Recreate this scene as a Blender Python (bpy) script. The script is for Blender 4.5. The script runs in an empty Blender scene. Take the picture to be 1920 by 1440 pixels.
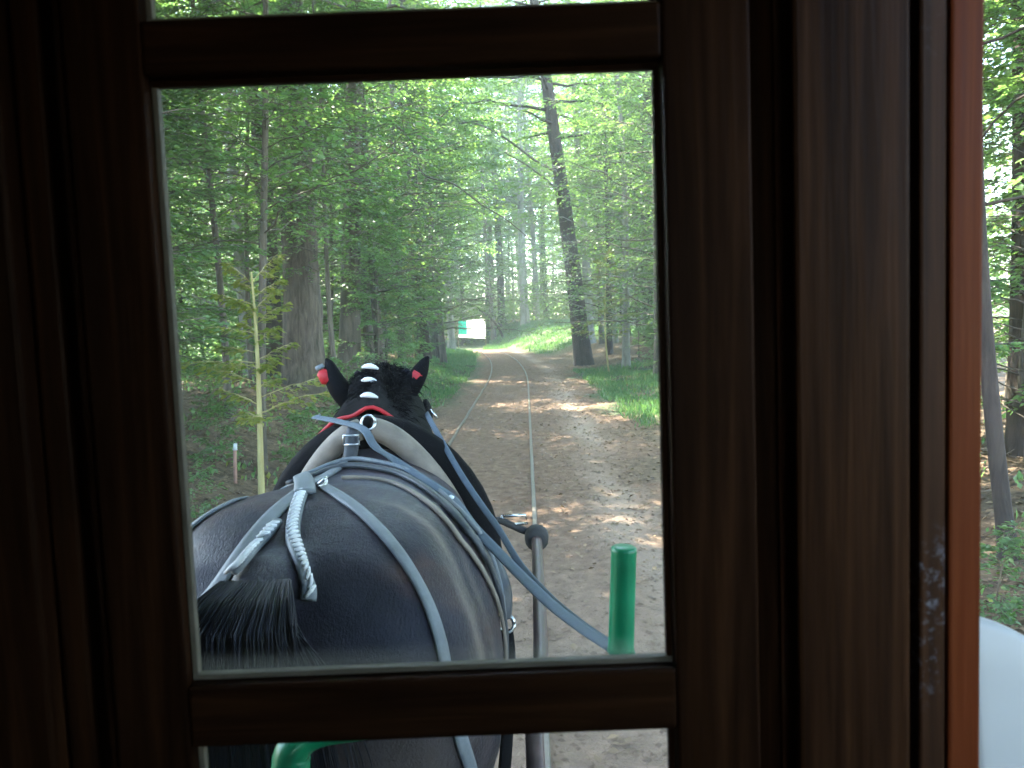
import bpy, bmesh, math, random
import numpy as np
from mathutils import Vector, Matrix
from mathutils.bvhtree import BVHTree

random.seed(7)
RNG = np.random.default_rng(11)
S = bpy.context.scene
COL = S.collection
R_ = math.radians

# ------------------------------------------------------------------ camera
FPX = 1500.0                       # focal length in pixels of a 1920 px wide picture
CAM = Vector((0.0, 0.0, 2.1))
VP = (985.0, 604.0)                # where the straight track heads to
Fv = Vector(((VP[0] - 960) / FPX, (720 - VP[1]) / FPX, -1.0)).normalized()
Uv = Vector((-0.037, 1.0, 0.0)); Uv = (Uv - Fv * Uv.dot(Fv)).normalized()
Rv = Fv.cross(Uv).normalized()
ROT = Matrix((Rv, Fv, Uv))         # camera space -> world
cd = bpy.data.cameras.new('camera'); cam = bpy.data.objects.new('camera', cd); COL.objects.link(cam)
cd.sensor_width = 36.0; cd.lens = FPX / 1920 * 36; cd.clip_start = 0.02; cd.clip_end = 2000
cam.matrix_world = Matrix.Translation(CAM) @ ROT.to_4x4()
cd.dof.use_dof = True; cd.dof.focus_distance = 3.2
cd.dof.aperture_fstop = (cd.lens / 1000) / 0.0036
S.camera = cam


def ray(px, py):
    return (ROT @ Vector(((px - 960) / FPX, (720 - py) / FPX, -1.0))).normalized()


def at(px, py, Y):
    d = ray(px, py)
    return CAM + d * (Y / d.y)


# ------------------------------------------------------------------ light
SUN_DIR = Vector((-0.40, 0.46, 0.79)).normalized()      # towards the sun
w = bpy.data.worlds.new('World'); S.world = w; w.use_nodes = True
nt = w.node_tree; nt.nodes.clear()
sky = nt.nodes.new('ShaderNodeTexSky'); sky.sky_type = 'NISHITA'; sky.sun_disc = False
sky.sun_elevation = math.asin(SUN_DIR.z); sky.sun_rotation = math.atan2(SUN_DIR.x, SUN_DIR.y)
bg = nt.nodes.new('ShaderNodeBackground'); bg.inputs['Strength'].default_value = 0.15
wo = nt.nodes.new('ShaderNodeOutputWorld')
nt.links.new(sky.outputs[0], bg.inputs[0]); nt.links.new(bg.outputs[0], wo.inputs[0])
sl = bpy.data.lights.new('sun', 'SUN'); sl.energy = 3.0; sl.angle = R_(0.53); sl.color = (1.0, 0.93, 0.80)
so = bpy.data.objects.new('sun', sl); COL.objects.link(so)
so.rotation_euler = (-SUN_DIR).to_track_quat('-Z', 'Y').to_euler()
S.view_settings.view_transform = 'Standard'; S.view_settings.look = 'None'
S.view_settings.gamma = 1.0; S.view_settings.use_curve_mapping = False
S.view_settings.exposure = 4.12
S.render.engine = 'CYCLES'
S.cycles.max_bounces = 8; S.cycles.diffuse_bounces = 3; S.cycles.transmission_bounces = 4
S.cycles.transparent_max_bounces = 12; S.cycles.glossy_bounces = 2
S.cycles.use_denoising = True

# ------------------------------------------------------------------ materials


def mat(name):
    m = bpy.data.materials.new(name); m.use_nodes = True
    n = m.node_tree.nodes; n.clear()
    out = n.new('ShaderNodeOutputMaterial'); p = n.new('ShaderNodeBsdfPrincipled')
    m.node_tree.links.new(p.outputs[0], out.inputs[0])
    return m, n, m.node_tree.links, p, out


def coords(n, l, scale, kind='Object', rot=(0, 0, 0)):
    tc = n.new('ShaderNodeTexCoord'); mp = n.new('ShaderNodeMapping')
    mp.inputs['Scale'].default_value = scale; mp.inputs['Rotation'].default_value = rot
    l.new(tc.outputs[kind], mp.inputs[0]); return mp.outputs[0]


def noise(n, l, vec, scale, detail=4, rough=0.55, dist=0.0):
    t = n.new('ShaderNodeTexNoise'); t.inputs['Scale'].default_value = scale
    t.inputs['Detail'].default_value = detail; t.inputs['Roughness'].default_value = rough
    t.inputs['Distortion'].default_value = dist
    if vec is not None: l.new(vec, t.inputs['Vector'])
    return t.outputs['Fac']


def ramp(n, l, fac, stops):
    r = n.new('ShaderNodeValToRGB'); e = r.color_ramp.elements
    while len(e) < len(stops): e.new(0.5)
    for k, (p, c) in enumerate(stops):
        e[k].position = p; e[k].color = (c, c, c, 1) if isinstance(c, float) else (c[0], c[1], c[2], 1)
    if fac is not None: l.new(fac, r.inputs[0])
    return r.outputs[0]


def mix(n, l, fac, a, b, blend='MIX'):
    m = n.new('ShaderNodeMix'); m.data_type = 'RGBA'; m.blend_type = blend
    for s, v in ((m.inputs[0], fac), (m.inputs[6], a), (m.inputs[7], b)):
        if hasattr(v, 'links') or hasattr(v, 'is_output'): l.new(v, s)
        elif isinstance(v, (int, float)): s.default_value = v
        else: s.default_value = (*v, 1) if len(v) == 3 else v
    return m.outputs[2]


def bump(n, l, p, h, strength, dist=0.01):
    b = n.new('ShaderNodeBump'); b.inputs['Strength'].default_value = strength; b.inputs['Distance'].default_value = dist
    l.new(h, b.inputs['Height']); l.new(b.outputs[0], p.inputs['Normal'])


def attr(n, name):
    a = n.new('ShaderNodeAttribute'); a.attribute_name = name; return a.outputs['Fac']


def leaf_mat(name, dark, light, warm, trans=0.42, rough=0.40):
    m, n, l, p, out = mat(name)
    r = attr(n, 'rnd')
    oi = n.new('ShaderNodeObjectInfo')
    c = ramp(n, l, r, [(0.0, dark), (0.55, light), (0.9, light), (1.0, warm)])
    hs = n.new('ShaderNodeHueSaturation'); l.new(c, hs.inputs['Color'])
    mr = n.new('ShaderNodeMapRange'); mr.inputs[3].default_value = 0.75; mr.inputs[4].default_value = 1.25
    l.new(oi.outputs['Random'], mr.inputs[0]); l.new(mr.outputs[0], hs.inputs['Value'])
    c = hs.outputs[0]
    l.new(c, p.inputs['Base Color']); p.inputs['Roughness'].default_value = rough
    p.inputs['Specular IOR Level'].default_value = 0.6
    t = n.new('ShaderNodeBsdfTranslucent')
    tc = mix(n, l, 1.0, c, (1.5, 1.8, 0.85), 'MULTIPLY'); l.new(tc, t.inputs[0])
    ms = n.new('ShaderNodeMixShader'); ms.inputs[0].default_value = trans
    l.new(p.outputs[0], ms.inputs[1]); l.new(t.outputs[0], ms.inputs[2]); l.new(ms.outputs[0], out.inputs[0])
    return m


LEAF = leaf_mat('beech_leaf', (0.072, 0.118, 0.044), (0.130, 0.192, 0.078), (0.27, 0.25, 0.075), 0.52)
LEAF2 = leaf_mat('hornbeam_leaf', (0.085, 0.145, 0.066), (0.150, 0.228, 0.112), (0.30, 0.28, 0.09), 0.52)
LEAFY = leaf_mat('sunlit_yellow_leaf', (0.10, 0.15, 0.035), (0.22, 0.22, 0.05), (0.32, 0.26, 0.06), 0.45)  # sunlight on these saplings is put into the leaf colour as yellow
GRASS = leaf_mat('grass_blade', (0.065, 0.135, 0.055), (0.11, 0.19, 0.085), (0.19, 0.21, 0.09), 0.4)
LITTER = leaf_mat('fallen_leaf', (0.11, 0.068, 0.042), (0.25, 0.165, 0.10), (0.40, 0.27, 0.15), 0.1, 0.8)


def bark_mat(name, dark, light, moss=0.0, sc=9.0, strength=0.9):
    m, n, l, p, out = mat(name)
    v = coords(n, l, (1, 1, 0.16))
    a = noise(n, l, v, sc, 6, 0.65, 0.6)
    b = noise(n, l, coords(n, l, (1, 1, 1)), 1.1, 3)
    c = ramp(n, l, a, [(0.30, dark), (0.5, [0.5 * (x + y) for x, y in zip(dark, light)]), (0.72, light)])
    if moss:
        f = ramp(n, l, b, [(0.45, 0.0), (0.7, moss)])
        c = mix(n, l, f, c, (0.06, 0.085, 0.03))
    l.new(c, p.inputs['Base Color']); p.inputs['Roughness'].default_value = 0.9
    bump(n, l, p, a, strength, 0.03)
    return m


BARK_D = bark_mat('dark_bark', (0.025, 0.018, 0.014), (0.085, 0.060, 0.045), 0.15)
BARK_G = bark_mat('grey_brown_bark', (0.055, 0.043, 0.034), (0.20, 0.165, 0.135), 0.35)
BARK_P = bark_mat('pale_bark', (0.13, 0.12, 0.10), (0.36, 0.34, 0.30), 0.5, 4.0, 0.35)
BARK_F = bark_mat('furrowed_bark', (0.040, 0.030, 0.025), (0.19, 0.145, 0.115), 0.2, 14.0, 1.0)
TWIG = bark_mat('dry_twig', (0.09, 0.065, 0.04), (0.26, 0.2, 0.13), 0.0, 20.0)
STEMY = bark_mat('sunlit_yellow_stem', (0.30, 0.25, 0.10), (0.52, 0.46, 0.22), 0.2, 12.0, 0.3)  # bright yellow bark carries the sun falling on the thin stems


def wood_mat(name, axis, dark, light, rough=0.42):
    m, n, l, p, out = mat(name)
    sc = [26.0, 26.0, 26.0]; sc[axis] = 1.1
    v = coords(n, l, tuple(sc))
    a = noise(n, l, v, 1.6, 5, 0.6, 1.2)
    b = noise(n, l, v, 6.0, 3, 0.5)
    c = ramp(n, l, a, [(0.34, dark), (0.52, [0.6 * x + 0.4 * y for x, y in zip(dark, light)]), (0.70, light)])
    c = mix(n, l, 0.35, c, ramp(n, l, b, [(0.3, 0.55), (0.7, 1.2)]), 'MULTIPLY')
    l.new(c, p.inputs['Base Color'])
    rr = ramp(n, l, b, [(0.2, rough - 0.08), (0.8, rough + 0.14)]); l.new(rr, p.inputs['Roughness'])
    bump(n, l, p, b, 0.25, 0.002); p.inputs['Specular IOR Level'].default_value = 0.035
    return m


WD, WL = (0.0100, 0.0040, 0.0017), (0.036, 0.0150, 0.0062)
WOOD_V = wood_mat('stained_wood_upright', 2, WD, WL)
WOOD_H = wood_mat('stained_wood_level', 0, WD, WL)
WOOD_Y = wood_mat('stained_wood_side', 1, WD, WL)
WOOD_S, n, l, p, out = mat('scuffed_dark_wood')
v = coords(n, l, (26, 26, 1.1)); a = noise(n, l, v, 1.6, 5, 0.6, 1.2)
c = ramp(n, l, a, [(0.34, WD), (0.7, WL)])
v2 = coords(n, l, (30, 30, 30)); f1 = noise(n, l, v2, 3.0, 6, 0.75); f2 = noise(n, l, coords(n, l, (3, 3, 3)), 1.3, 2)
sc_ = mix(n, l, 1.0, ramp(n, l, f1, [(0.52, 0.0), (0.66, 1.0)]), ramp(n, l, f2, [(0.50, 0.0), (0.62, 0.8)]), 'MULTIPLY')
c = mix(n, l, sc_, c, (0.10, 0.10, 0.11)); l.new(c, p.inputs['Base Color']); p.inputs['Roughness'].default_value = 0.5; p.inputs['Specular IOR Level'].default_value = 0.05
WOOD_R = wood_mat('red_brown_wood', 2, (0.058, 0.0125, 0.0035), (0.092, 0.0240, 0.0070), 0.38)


def simple(name, col, rough=0.5, metal=0.0, nscale=8.0, var=0.25, bmp=0.0, coat=0.0, spec=0.4):
    m, n, l, p, out = mat(name)
    a = noise(n, l, coords(n, l, (1, 1, 1)), nscale, 5)
    c = ramp(n, l, a, [(0.25, [x * (1 - var) for x in col]), (0.75, [x * (1 + var) for x in col])])
    l.new(c, p.inputs['Base Color']); p.inputs['Metallic'].default_value = metal
    l.new(ramp(n, l, a, [(0.2, max(0.04, rough - 0.1)), (0.8, min(1.0, rough + 0.1))]), p.inputs['Roughness'])
    p.inputs['Coat Weight'].default_value = coat; p.inputs['Specular IOR Level'].default_value = spec
    if bmp: bump(n, l, p, noise(n, l, coords(n, l, (1, 1, 1)), nscale * 6, 3), bmp, 0.003)
    return m


GREEN = simple('green_paint', (0.0, 0.19, 0.08), 0.4, 0.0, 22, 0.22, 0.12, 0.1)
STRAP = simple('grey_strap', (0.145, 0.165, 0.182), 0.55, 0, 30, 0.25, 0.3)
STRAP_D = simple('dark_strap', (0.042, 0.048, 0.055), 0.5, 0, 30, 0.3, 0.3)
REIN = simple('blue_grey_webbing', (0.085, 0.112, 0.14), 0.8, 0, 60, 0.15, 0.3)
PADTAN = simple('grey_tan_padding', (0.185, 0.155, 0.125), 0.65, 0, 16, 0.35, 0.3)
BLACKL = simple('black_leather', (0.0055, 0.0055, 0.0065), 0.75, 0, 20, 0.3, 0.4, 0, 0.05)
RED = simple('red_trim', (0.36, 0.010, 0.016), 0.6, 0, 40, 0.2)
WHITE = simple('white_tape', (0.66, 0.68, 0.70), 0.6, 0, 30, 0.12)
STEEL = simple('bright_steel', (0.62, 0.63, 0.64), 0.28, 1.0, 20, 0.1)
PIPE = simple('brown_grey_pipe', (0.085, 0.055, 0.052), 0.45, 0.1, 25, 0.35, 0.2)
RUBBER = simple('black_rubber', (0.03, 0.028, 0.027), 0.75, 0, 20, 0.25)
RAILM = simple('rusty_rail', (0.16, 0.135, 0.11), 0.5, 0.4, 12, 0.3, 0.2)
PALE = simple('pale_grey_panel', (0.22, 0.228, 0.22), 0.45, 0, 3, 0.06)
BANW, n, l, p, out = mat('white_sheet')
p.inputs['Base Color'].default_value = (0.85, 0.87, 0.85, 1); p.inputs['Roughness'].default_value = 0.7
t_ = n.new('ShaderNodeBsdfTranslucent'); t_.inputs[0].default_value = (0.85, 0.87, 0.85, 1); ms = n.new('ShaderNodeMixShader'); ms.inputs[0].default_value = 0.5
l.new(p.outputs[0], ms.inputs[1]); l.new(t_.outputs[0], ms.inputs[2]); l.new(ms.outputs[0], out.inputs[0])
BANG = simple('turquoise_print', (0.04, 0.52, 0.38), 0.6, 0, 6, 0.15)

# horse coat
COAT, n, l, p, _ = mat('dark_bay_coat')
v = coords(n, l, (1.6, 0.5, 1.0)); a = noise(n, l, v, 150, 3, 0.7)
b = noise(n, l, coords(n, l, (1, 1, 1)), 3.2, 5, 0.6, 0.4); g = noise(n, l, coords(n, l, (1, 0.35, 1)), 22, 4, 0.7)
c = ramp(n, l, b, [(0.34, (0.008, 0.0085, 0.0145)), (0.50, (0.014, 0.0118, 0.0175)), (0.68, (0.048, 0.026, 0.020))])
c = mix(n, l, 0.7, c, ramp(n, l, g, [(0.3, 0.45), (0.7, 1.6)]), 'MULTIPLY')
d = attr(n, 'tan_mark')
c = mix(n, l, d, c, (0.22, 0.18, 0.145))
l.new(c, p.inputs['Base Color'])
l.new(ramp(n, l, g, [(0.3, 0.34), (0.7, 0.55)]), p.inputs['Roughness'])
p.inputs['Specular IOR Level'].default_value = 0.17; p.inputs['Specular Tint'].default_value = (0.62, 0.74, 1.0, 1)
p.inputs['Sheen Weight'].default_value = 0.08; p.inputs['Sheen Roughness'].default_value = 0.4; p.inputs['Sheen Tint'].default_value = (0.75, 0.8, 1, 1)
hm = mix(n, l, 0.4, a, g); bump(n, l, p, hm, 0.8, 0.005)
HAIR = simple('black_tail_hair', (0.007, 0.0105, 0.022), 0.42, 0, 30, 0.5, 0, 0, 0.4)

# ground
GROUND, n, l, p, _ = mat('forest_soil')
o1 = coords(n, l, (1, 1, 1))
n1 = noise(n, l, o1, 0.9, 6, 0.6); n2 = noise(n, l, o1, 7.0, 6, 0.65); n3 = noise(n, l, o1, 40.0, 3, 0.6)
sand = ramp(n, l, n2, [(0.30, (0.115, 0.070, 0.046)), (0.55, (0.205, 0.132, 0.089)), (0.75, (0.30, 0.205, 0.140))])
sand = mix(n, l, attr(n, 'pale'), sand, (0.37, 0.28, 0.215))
litter = ramp(n, l, n2, [(0.32, (0.065, 0.047, 0.031)), (0.5, (0.15, 0.108, 0.072)), (0.72, (0.25, 0.18, 0.115))])
moss = ramp(n, l, n2, [(0.3, (0.075, 0.085, 0.045)), (0.6, (0.085, 0.13, 0.06)), (0.75, (0.11, 0.16, 0.075))])
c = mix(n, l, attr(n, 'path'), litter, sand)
c = mix(n, l, attr(n, 'grass'), c, moss)
l.new(c, p.inputs['Base Color']); p.inputs['Roughness'].default_value = 0.95
p.inputs['Specular IOR Level'].default_value = 0.15
hh = mix(n, l, 0.5, n2, n3); bump(n, l, p, hh, 0.8, 0.05)

# window glass: thin, faintly dusty
GLASS, n, l, p, out = mat('window_glass')
n.remove(p)
tr = n.new('ShaderNodeBsdfTransparent'); tr.inputs[0].default_value = (0.97, 0.985, 0.975, 1)
gl = n.new('ShaderNodeBsdfGlossy'); gl.inputs['Roughness'].default_value = 0.03
df = n.new('ShaderNodeBsdfDiffuse'); df.inputs[0].default_value = (0.62, 0.65, 0.62, 1)
fr = n.new('ShaderNodeFresnel'); fr.inputs[0].default_value = 1.11
m1 = n.new('ShaderNodeMixShader'); m2 = n.new('ShaderNodeMixShader')
l.new(fr.outputs[0], m1.inputs[0]); l.new(tr.outputs[0], m1.inputs[1]); l.new(gl.outputs[0], m1.inputs[2])
du = ramp(n, l, noise(n, l, coords(n, l, (1, 1, 1)), 5.0, 5), [(0.40, 0.005), (0.62, 0.012), (0.78, 0.035)])
tg = n.new('ShaderNodeTexCoord'); sx_ = n.new('ShaderNodeSeparateXYZ'); l.new(tg.outputs['Generated'], sx_.inputs[0])
grime = ramp(n, l, sx_.outputs['Z'], [(0.0, 0.16), (0.022, 0.10), (0.05, 0.0)])
ad = n.new('ShaderNodeMath'); ad.operation = 'ADD'; l.new(du, ad.inputs[0]); l.new(grime, ad.inputs[1]); du = ad.outputs[0]
l.new(du, m2.inputs[0]); l.new(m1.outputs[0], m2.inputs[1]); l.new(df.outputs[0], m2.inputs[2])
l.new(m2.outputs[0], out.inputs[0])

# ------------------------------------------------------------------ helpers


def mesh_obj(name, verts, faces, m, parent=None, smooth=False, label=None, cat=None, group=None, kind=None):
    me = bpy.data.meshes.new(name)
    me.from_pydata([tuple(v) for v in verts], [], [tuple(f) for f in faces])
    return link(name, me, m, parent, smooth, label, cat, group, kind)


def link(name, me, m, parent=None, smooth=False, label=None, cat=None, group=None, kind=None):
    if m is not None and not me.materials: me.materials.append(m)
    if smooth: me.polygons.foreach_set('use_smooth', [True] * len(me.polygons))
    me.update()
    o = bpy.data.objects.new(name, me); COL.objects.link(o)
    if parent is not None: o.parent = parent
    tag(o, label, cat, group, kind)
    return o


def tag(o, label=None, cat=None, group=None, kind=None):
    for k, v in (('label', label), ('category', cat), ('group', group), ('kind', kind)):
        if v: o[k] = v


def empty(name, loc=(0, 0, 0), rz=0.0, label=None, cat=None, group=None):
    o = bpy.data.objects.new(name, None); COL.objects.link(o)
    o.location = loc; o.rotation_euler = (0, 0, rz); o.empty_display_size = 0.1
    tag(o, label, cat, group); return o


def from_bm(name, bm, m, parent=None, smooth=False, **kw):
    bmesh.ops.recalc_face_normals(bm, faces=bm.faces)
    me = bpy.data.meshes.new(name); bm.to_mesh(me); bm.free()
    return link(name, me, m, parent, smooth, **kw)


def box(name, x0, x1, y0, y1, z0, z1, m, parent=None, bev=0.003, **kw):
    """a bevelled box whose origin sits at its own centre"""
    bm = bmesh.new()
    bmesh.ops.create_cube(bm, size=1.0)
    c = Vector(((x0 + x1) / 2, (y0 + y1) / 2, (z0 + z1) / 2))
    for v in bm.verts: v.co = Vector((v.co.x * (x1 - x0), v.co.y * (y1 - y0), v.co.z * (z1 - z0)))
    if bev: bmesh.ops.bevel(bm, geom=bm.edges[:], offset=bev, segments=2, affect='EDGES', profile=0.5)
    o = from_bm(name, bm, m, parent, False, **kw); o.location = c; return o


def frames(P):
    """rotation-minimising frames along points"""
    P = [Vector(p) for p in P]; T = []
    for i in range(len(P)):
        t = (P[min(i + 1, len(P) - 1)] - P[max(i - 1, 0)]); T.append(t.normalized() if t.length > 1e-9 else Vector((0, 0, 1)))
    a = Vector((0, 0, 1)) if abs(T[0].z) < 0.9 else Vector((1, 0, 0))
    N = [(a - T[0] * a.dot(T[0])).normalized()]
    for i in range(1, len(P)):
        q = N[-1] - T[i] * N[-1].dot(T[i]); N.append(q.normalized() if q.length > 1e-6 else N[-1])
    return P, T, N, [T[i].cross(N[i]) for i in range(len(P))]


def tube_data(P, rad, sides=8, cap=True, base=0, flat=None):
    P, T, N, B = frames(P); V = []; F = []
    rs = rad if hasattr(rad, '__len__') else [rad] * len(P)
    for i in range(len(P)):
        for k in range(sides):
            a = 2 * math.pi * k / sides
            V.append(P[i] + (N[i] * math.cos(a) + B[i] * math.sin(a)) * rs[i])
    for i in range(len(P) - 1):
        for k in range(sides):
            k2 = (k + 1) % sides
            F.append((base + i * sides + k, base + i * sides + k2, base + (i + 1) * sides + k2, base + (i + 1) * sides + k))
    if cap:
        F.append(tuple(base + k for k in range(sides))[::-1])
        F.append(tuple(base + (len(P) - 1) * sides + k for k in range(sides)))
    return V, F


def smooth_path(P, n=8):
    """Catmull-Rom through the points"""
    P = [Vector(p) for p in P]; out = []
    for i in range(len(P) - 1):
        p0, p1, p2, p3 = P[max(i - 1, 0)], P[i], P[i + 1], P[min(i + 2, len(P) - 1)]
        for k in range(n):
            t = k / n
            out.append(0.5 * ((2 * p1) + (p2 - p0) * t + (2 * p0 - 5 * p1 + 4 * p2 - p3) * t * t + (3 * p1 - p0 - 3 * p2 + p3) * t ** 3))
    out.append(P[-1]); return out


def tube(name, P, rad, m, parent=None, sides=10, **kw):
    V, F = tube_data(P, rad, sides); return mesh_obj(name, V, F, m, parent, True, **kw)


def ribbon(name, P, NRM, width, thick, m, parent=None, **kw):
    """flat strap through points with given outward normals, rounded across"""
    V = []; F = []; nP = len(P); prof = [(-0.5, 0), (-0.46, 0.8), (-0.2, 1.0), (0.2, 1.0), (0.46, 0.8), (0.5, 0)]; K = len(prof)
    for i in range(nP):
        t = (P[min(i + 1, nP - 1)] - P[max(i - 1, 0)]).normalized()
        nn = (NRM[i] - t * NRM[i].dot(t)).normalized(); s = t.cross(nn)
        wd = width[i] if hasattr(width, '__len__') else width
        for a, h in prof: V.append(P[i] + s * (a * wd) + nn * (h * thick))
    for i in range(nP - 1):
        for k in range(K):
            k2 = (k + 1) % K; F.append((i * K + k, i * K + k2, (i + 1) * K + k2, (i + 1) * K + k))
    F.append(tuple(range(K))[::-1]); F.append(tuple((nP - 1) * K + k for k in range(K)))
    return mesh_obj(name, V, F, m, parent, True, **kw)


def sstep(a, b, x):
    t = np.clip((np.asarray(x, float) - a) / (b - a), 0, 1); return t * t * (3 - 2 * t)


# ------------------------------------------------------------------ terrain
def track_dx(y):
    y = np.asarray(y, float)
    return -0.0018 * np.clip(y - 26, 0, None) ** 2 - 0.0012 * np.clip(y - 58, 0, None) ** 2


def gz(x, y):
    x = np.asarray(x, float); y = np.asarray(y, float)
    u = x - track_dx(y)
    left = 1.05 * sstep(2.3, 6.0, -u) * (0.25 + 0.75 * sstep(3, 6, y)) * (1 - 0.45 * sstep(28, 50, y))
    right = 0.45 * sstep(2.6, 7.5, u) + 0.5 * sstep(30, 45, y) * sstep(2.4, 5.0, u)
    far = 1.0 * sstep(50, 74, y) * sstep(0.7, 3.6, u) + 0.5 * sstep(75, 110, y)
    bumps = 0.05 * np.sin(1.3 * x + 0.7 * y) * np.sin(0.9 * y - 0.4 * x) + 0.03 * np.sin(3.1 * x + 1.2) * np.sin(2.3 * y)
    off = sstep(1.6, 3.0, np.abs(u - 0.0))
    rut = -0.035 * np.exp(-((u - 1.15) / 0.28) ** 2) + 0.02 * np.exp(-((u - 0.65) / 0.2) ** 2) + 0.012 * np.sin(2.1 * y + 3 * np.sin(x * 2)) * (1 - off)
    return np.maximum(left, 0) + right + far + bumps * off + rut


def build_ground():
    xs = np.concatenate([np.linspace(-70, -9, 40)[:-1], np.linspace(-9, 9, 190), np.linspace(9, 70, 40)[1:]])
    ys = np.concatenate([np.linspace(-14, 2, 16)[:-1], np.linspace(2, 40, 300)[:-1], np.linspace(40, 85, 110)[:-1], np.linspace(85, 260, 40)])
    X, Y = np.meshgrid(xs, ys); Z = gz(X, Y)
    Z = Z + RNG.normal(0, 0.006, Z.shape)
    V = np.stack([X, Y, Z], -1).reshape(-1, 3); nx = len(xs); ny = len(ys)
    i = np.arange(nx - 1)[None, :] + nx * np.arange(ny - 1)[:, None]
    F = np.stack([i, i + 1, i + nx + 1, i + nx], -1).reshape(-1, 4)
    me = bpy.data.meshes.new('forest_floor'); me.from_pydata(V.tolist(), [], F.tolist())
    x, y = V[:, 0], V[:, 1]; u = x - track_dx(y)
    nz = 0.25 * np.sin(1.7 * y + 1.1 * x) + 0.2 * np.sin(0.6 * y + 2.0) + 0.12 * np.sin(4.3 * y + 0.5 * x)
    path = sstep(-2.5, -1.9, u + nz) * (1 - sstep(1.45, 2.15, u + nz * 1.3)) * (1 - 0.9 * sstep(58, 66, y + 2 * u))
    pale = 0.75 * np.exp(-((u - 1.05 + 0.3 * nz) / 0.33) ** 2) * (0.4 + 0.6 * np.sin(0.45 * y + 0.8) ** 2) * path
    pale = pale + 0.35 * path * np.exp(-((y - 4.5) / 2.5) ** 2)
    # grassy verges
    gr = sstep(1.7, 2.2, u + nz) * (1 - sstep(6, 9, u)) * sstep(14, 18, y) * (1 - sstep(31, 36, y + nz * 4))
    gl = sstep(1.7, 2.3, -u + nz * .6) * (1 - sstep(3.6, 4.8, -u)) * sstep(19, 23, y) * (1 - sstep(58, 66, y)) * 0.95
    gf = sstep(47, 53, y - 1.2 * nz) * sstep(1.5, 2.6, u + 1.5 * sstep(52, 60, y)) * (1 - sstep(88, 100, y))
    gf = np.maximum(gf, sstep(60, 66, y + 2 * u * 0) * (1 - sstep(88, 100, y)))
    g = np.clip(np.maximum(np.maximum(gr, gl), gf), 0, 1) * 0.9
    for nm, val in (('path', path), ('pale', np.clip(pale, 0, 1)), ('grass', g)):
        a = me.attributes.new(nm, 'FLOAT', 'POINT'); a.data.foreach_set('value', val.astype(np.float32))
    return link('forest_floor', me, GROUND, None, True, kind='structure')


build_ground()

# rails: two narrow rails half sunk in the sand
def rail_path(off):
    ys = np.concatenate([np.arange(-3, 26, 1.0), np.arange(26, 80, 0.7)])
    dx = track_dx(ys); sl_ = np.gradient(dx, ys); nrm = np.sqrt(1 + sl_ ** 2)
    X = off + dx; return X, ys, gz(X, ys)


track = empty('tram_track', (-0.7, 0, 0), 0, 'pair of thin rusty steel rails running up the sandy path and curving left', 'railway track')
for off in (0.02, -1.415):
    X, Yy, Z = rail_path(off)
    V = []; F = []
    prof = [(-0.024, 0.0), (-0.024, 0.028), (-0.018, 0.034), (0.018, 0.034), (0.024, 0.028), (0.024, 0.0)]
    for i in range(len(X)):
        for a_, h_ in prof: V.append((X[i] + a_ + 0.7, Yy[i], Z[i] + h_))
    K = len(prof)
    for i in range(len(X) - 1):
        for k in range(K - 1): F.append((i * K + k, i * K + k + 1, (i + 1) * K + k + 1, (i + 1) * K + k))
    mesh_obj('rail', V, F, RAILM, track)

# ------------------------------------------------------------------ foliage


def leaf_mesh(name, P, A, N, size, rnd, m, fine=False, aspect=0.62, fold=0.12):
    """P leaf bases, A axes, N normals (all n x 3), size n"""
    n_ = len(P); A = A / (np.linalg.norm(A, axis=1, keepdims=True) + 1e-9)
    Sd = np.cross(N, A); Sd /= (np.linalg.norm(Sd, axis=1, keepdims=True) + 1e-9); Nn = np.cross(A, Sd)
    s = size[:, None]; wd = s * aspect * 0.5
    if fine:
        pts = [P, P + A * s * 0.28 + Sd * wd * 0.85 + Nn * s * fold, P + A * s * 0.62 + Sd * wd * 0.9 + Nn * s * fold,
               P + A * s, P + A * s * 0.62 - Sd * wd * 0.9 + Nn * s * fold, P + A * s * 0.28 - Sd * wd * 0.85 + Nn * s * fold]
        K = 6; tri = np.array([[0, 1, 2], [0, 2, 3], [0, 3, 4], [0, 4, 5]])
    else:
        pts = [P, P + A * s * 0.45 + Sd * wd + Nn * s * fold, P + A * s, P + A * s * 0.45 - Sd * wd + Nn * s * fold]
        K = 4; tri = np.array([[0, 1, 2], [0, 2, 3]])
    V = np.stack(pts, 1).reshape(-1, 3).astype(np.float32)
    F = (np.arange(n_)[:, None, None] * K + tri[None]).reshape(-1, 3)
    me = bpy.data.meshes.new(name)
    me.vertices.add(len(V)); me.vertices.foreach_set('co', V.ravel())
    nf = len(F); me.loops.add(nf * 3); me.loops.foreach_set('vertex_index', F.ravel().astype(np.int32))
    me.polygons.add(nf); me.polygons.foreach_set('loop_start', np.arange(0, nf * 3, 3, dtype=np.int32))
    me.polygons.foreach_set('loop_total', np.full(nf, 3, dtype=np.int32))
    me.update(calc_edges=True)
    a = me.attributes.new('rnd', 'FLOAT', 'POINT'); a.data.foreach_set('value', np.repeat(rnd, K).astype(np.float32))
    me.materials.append(m); return me


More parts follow.
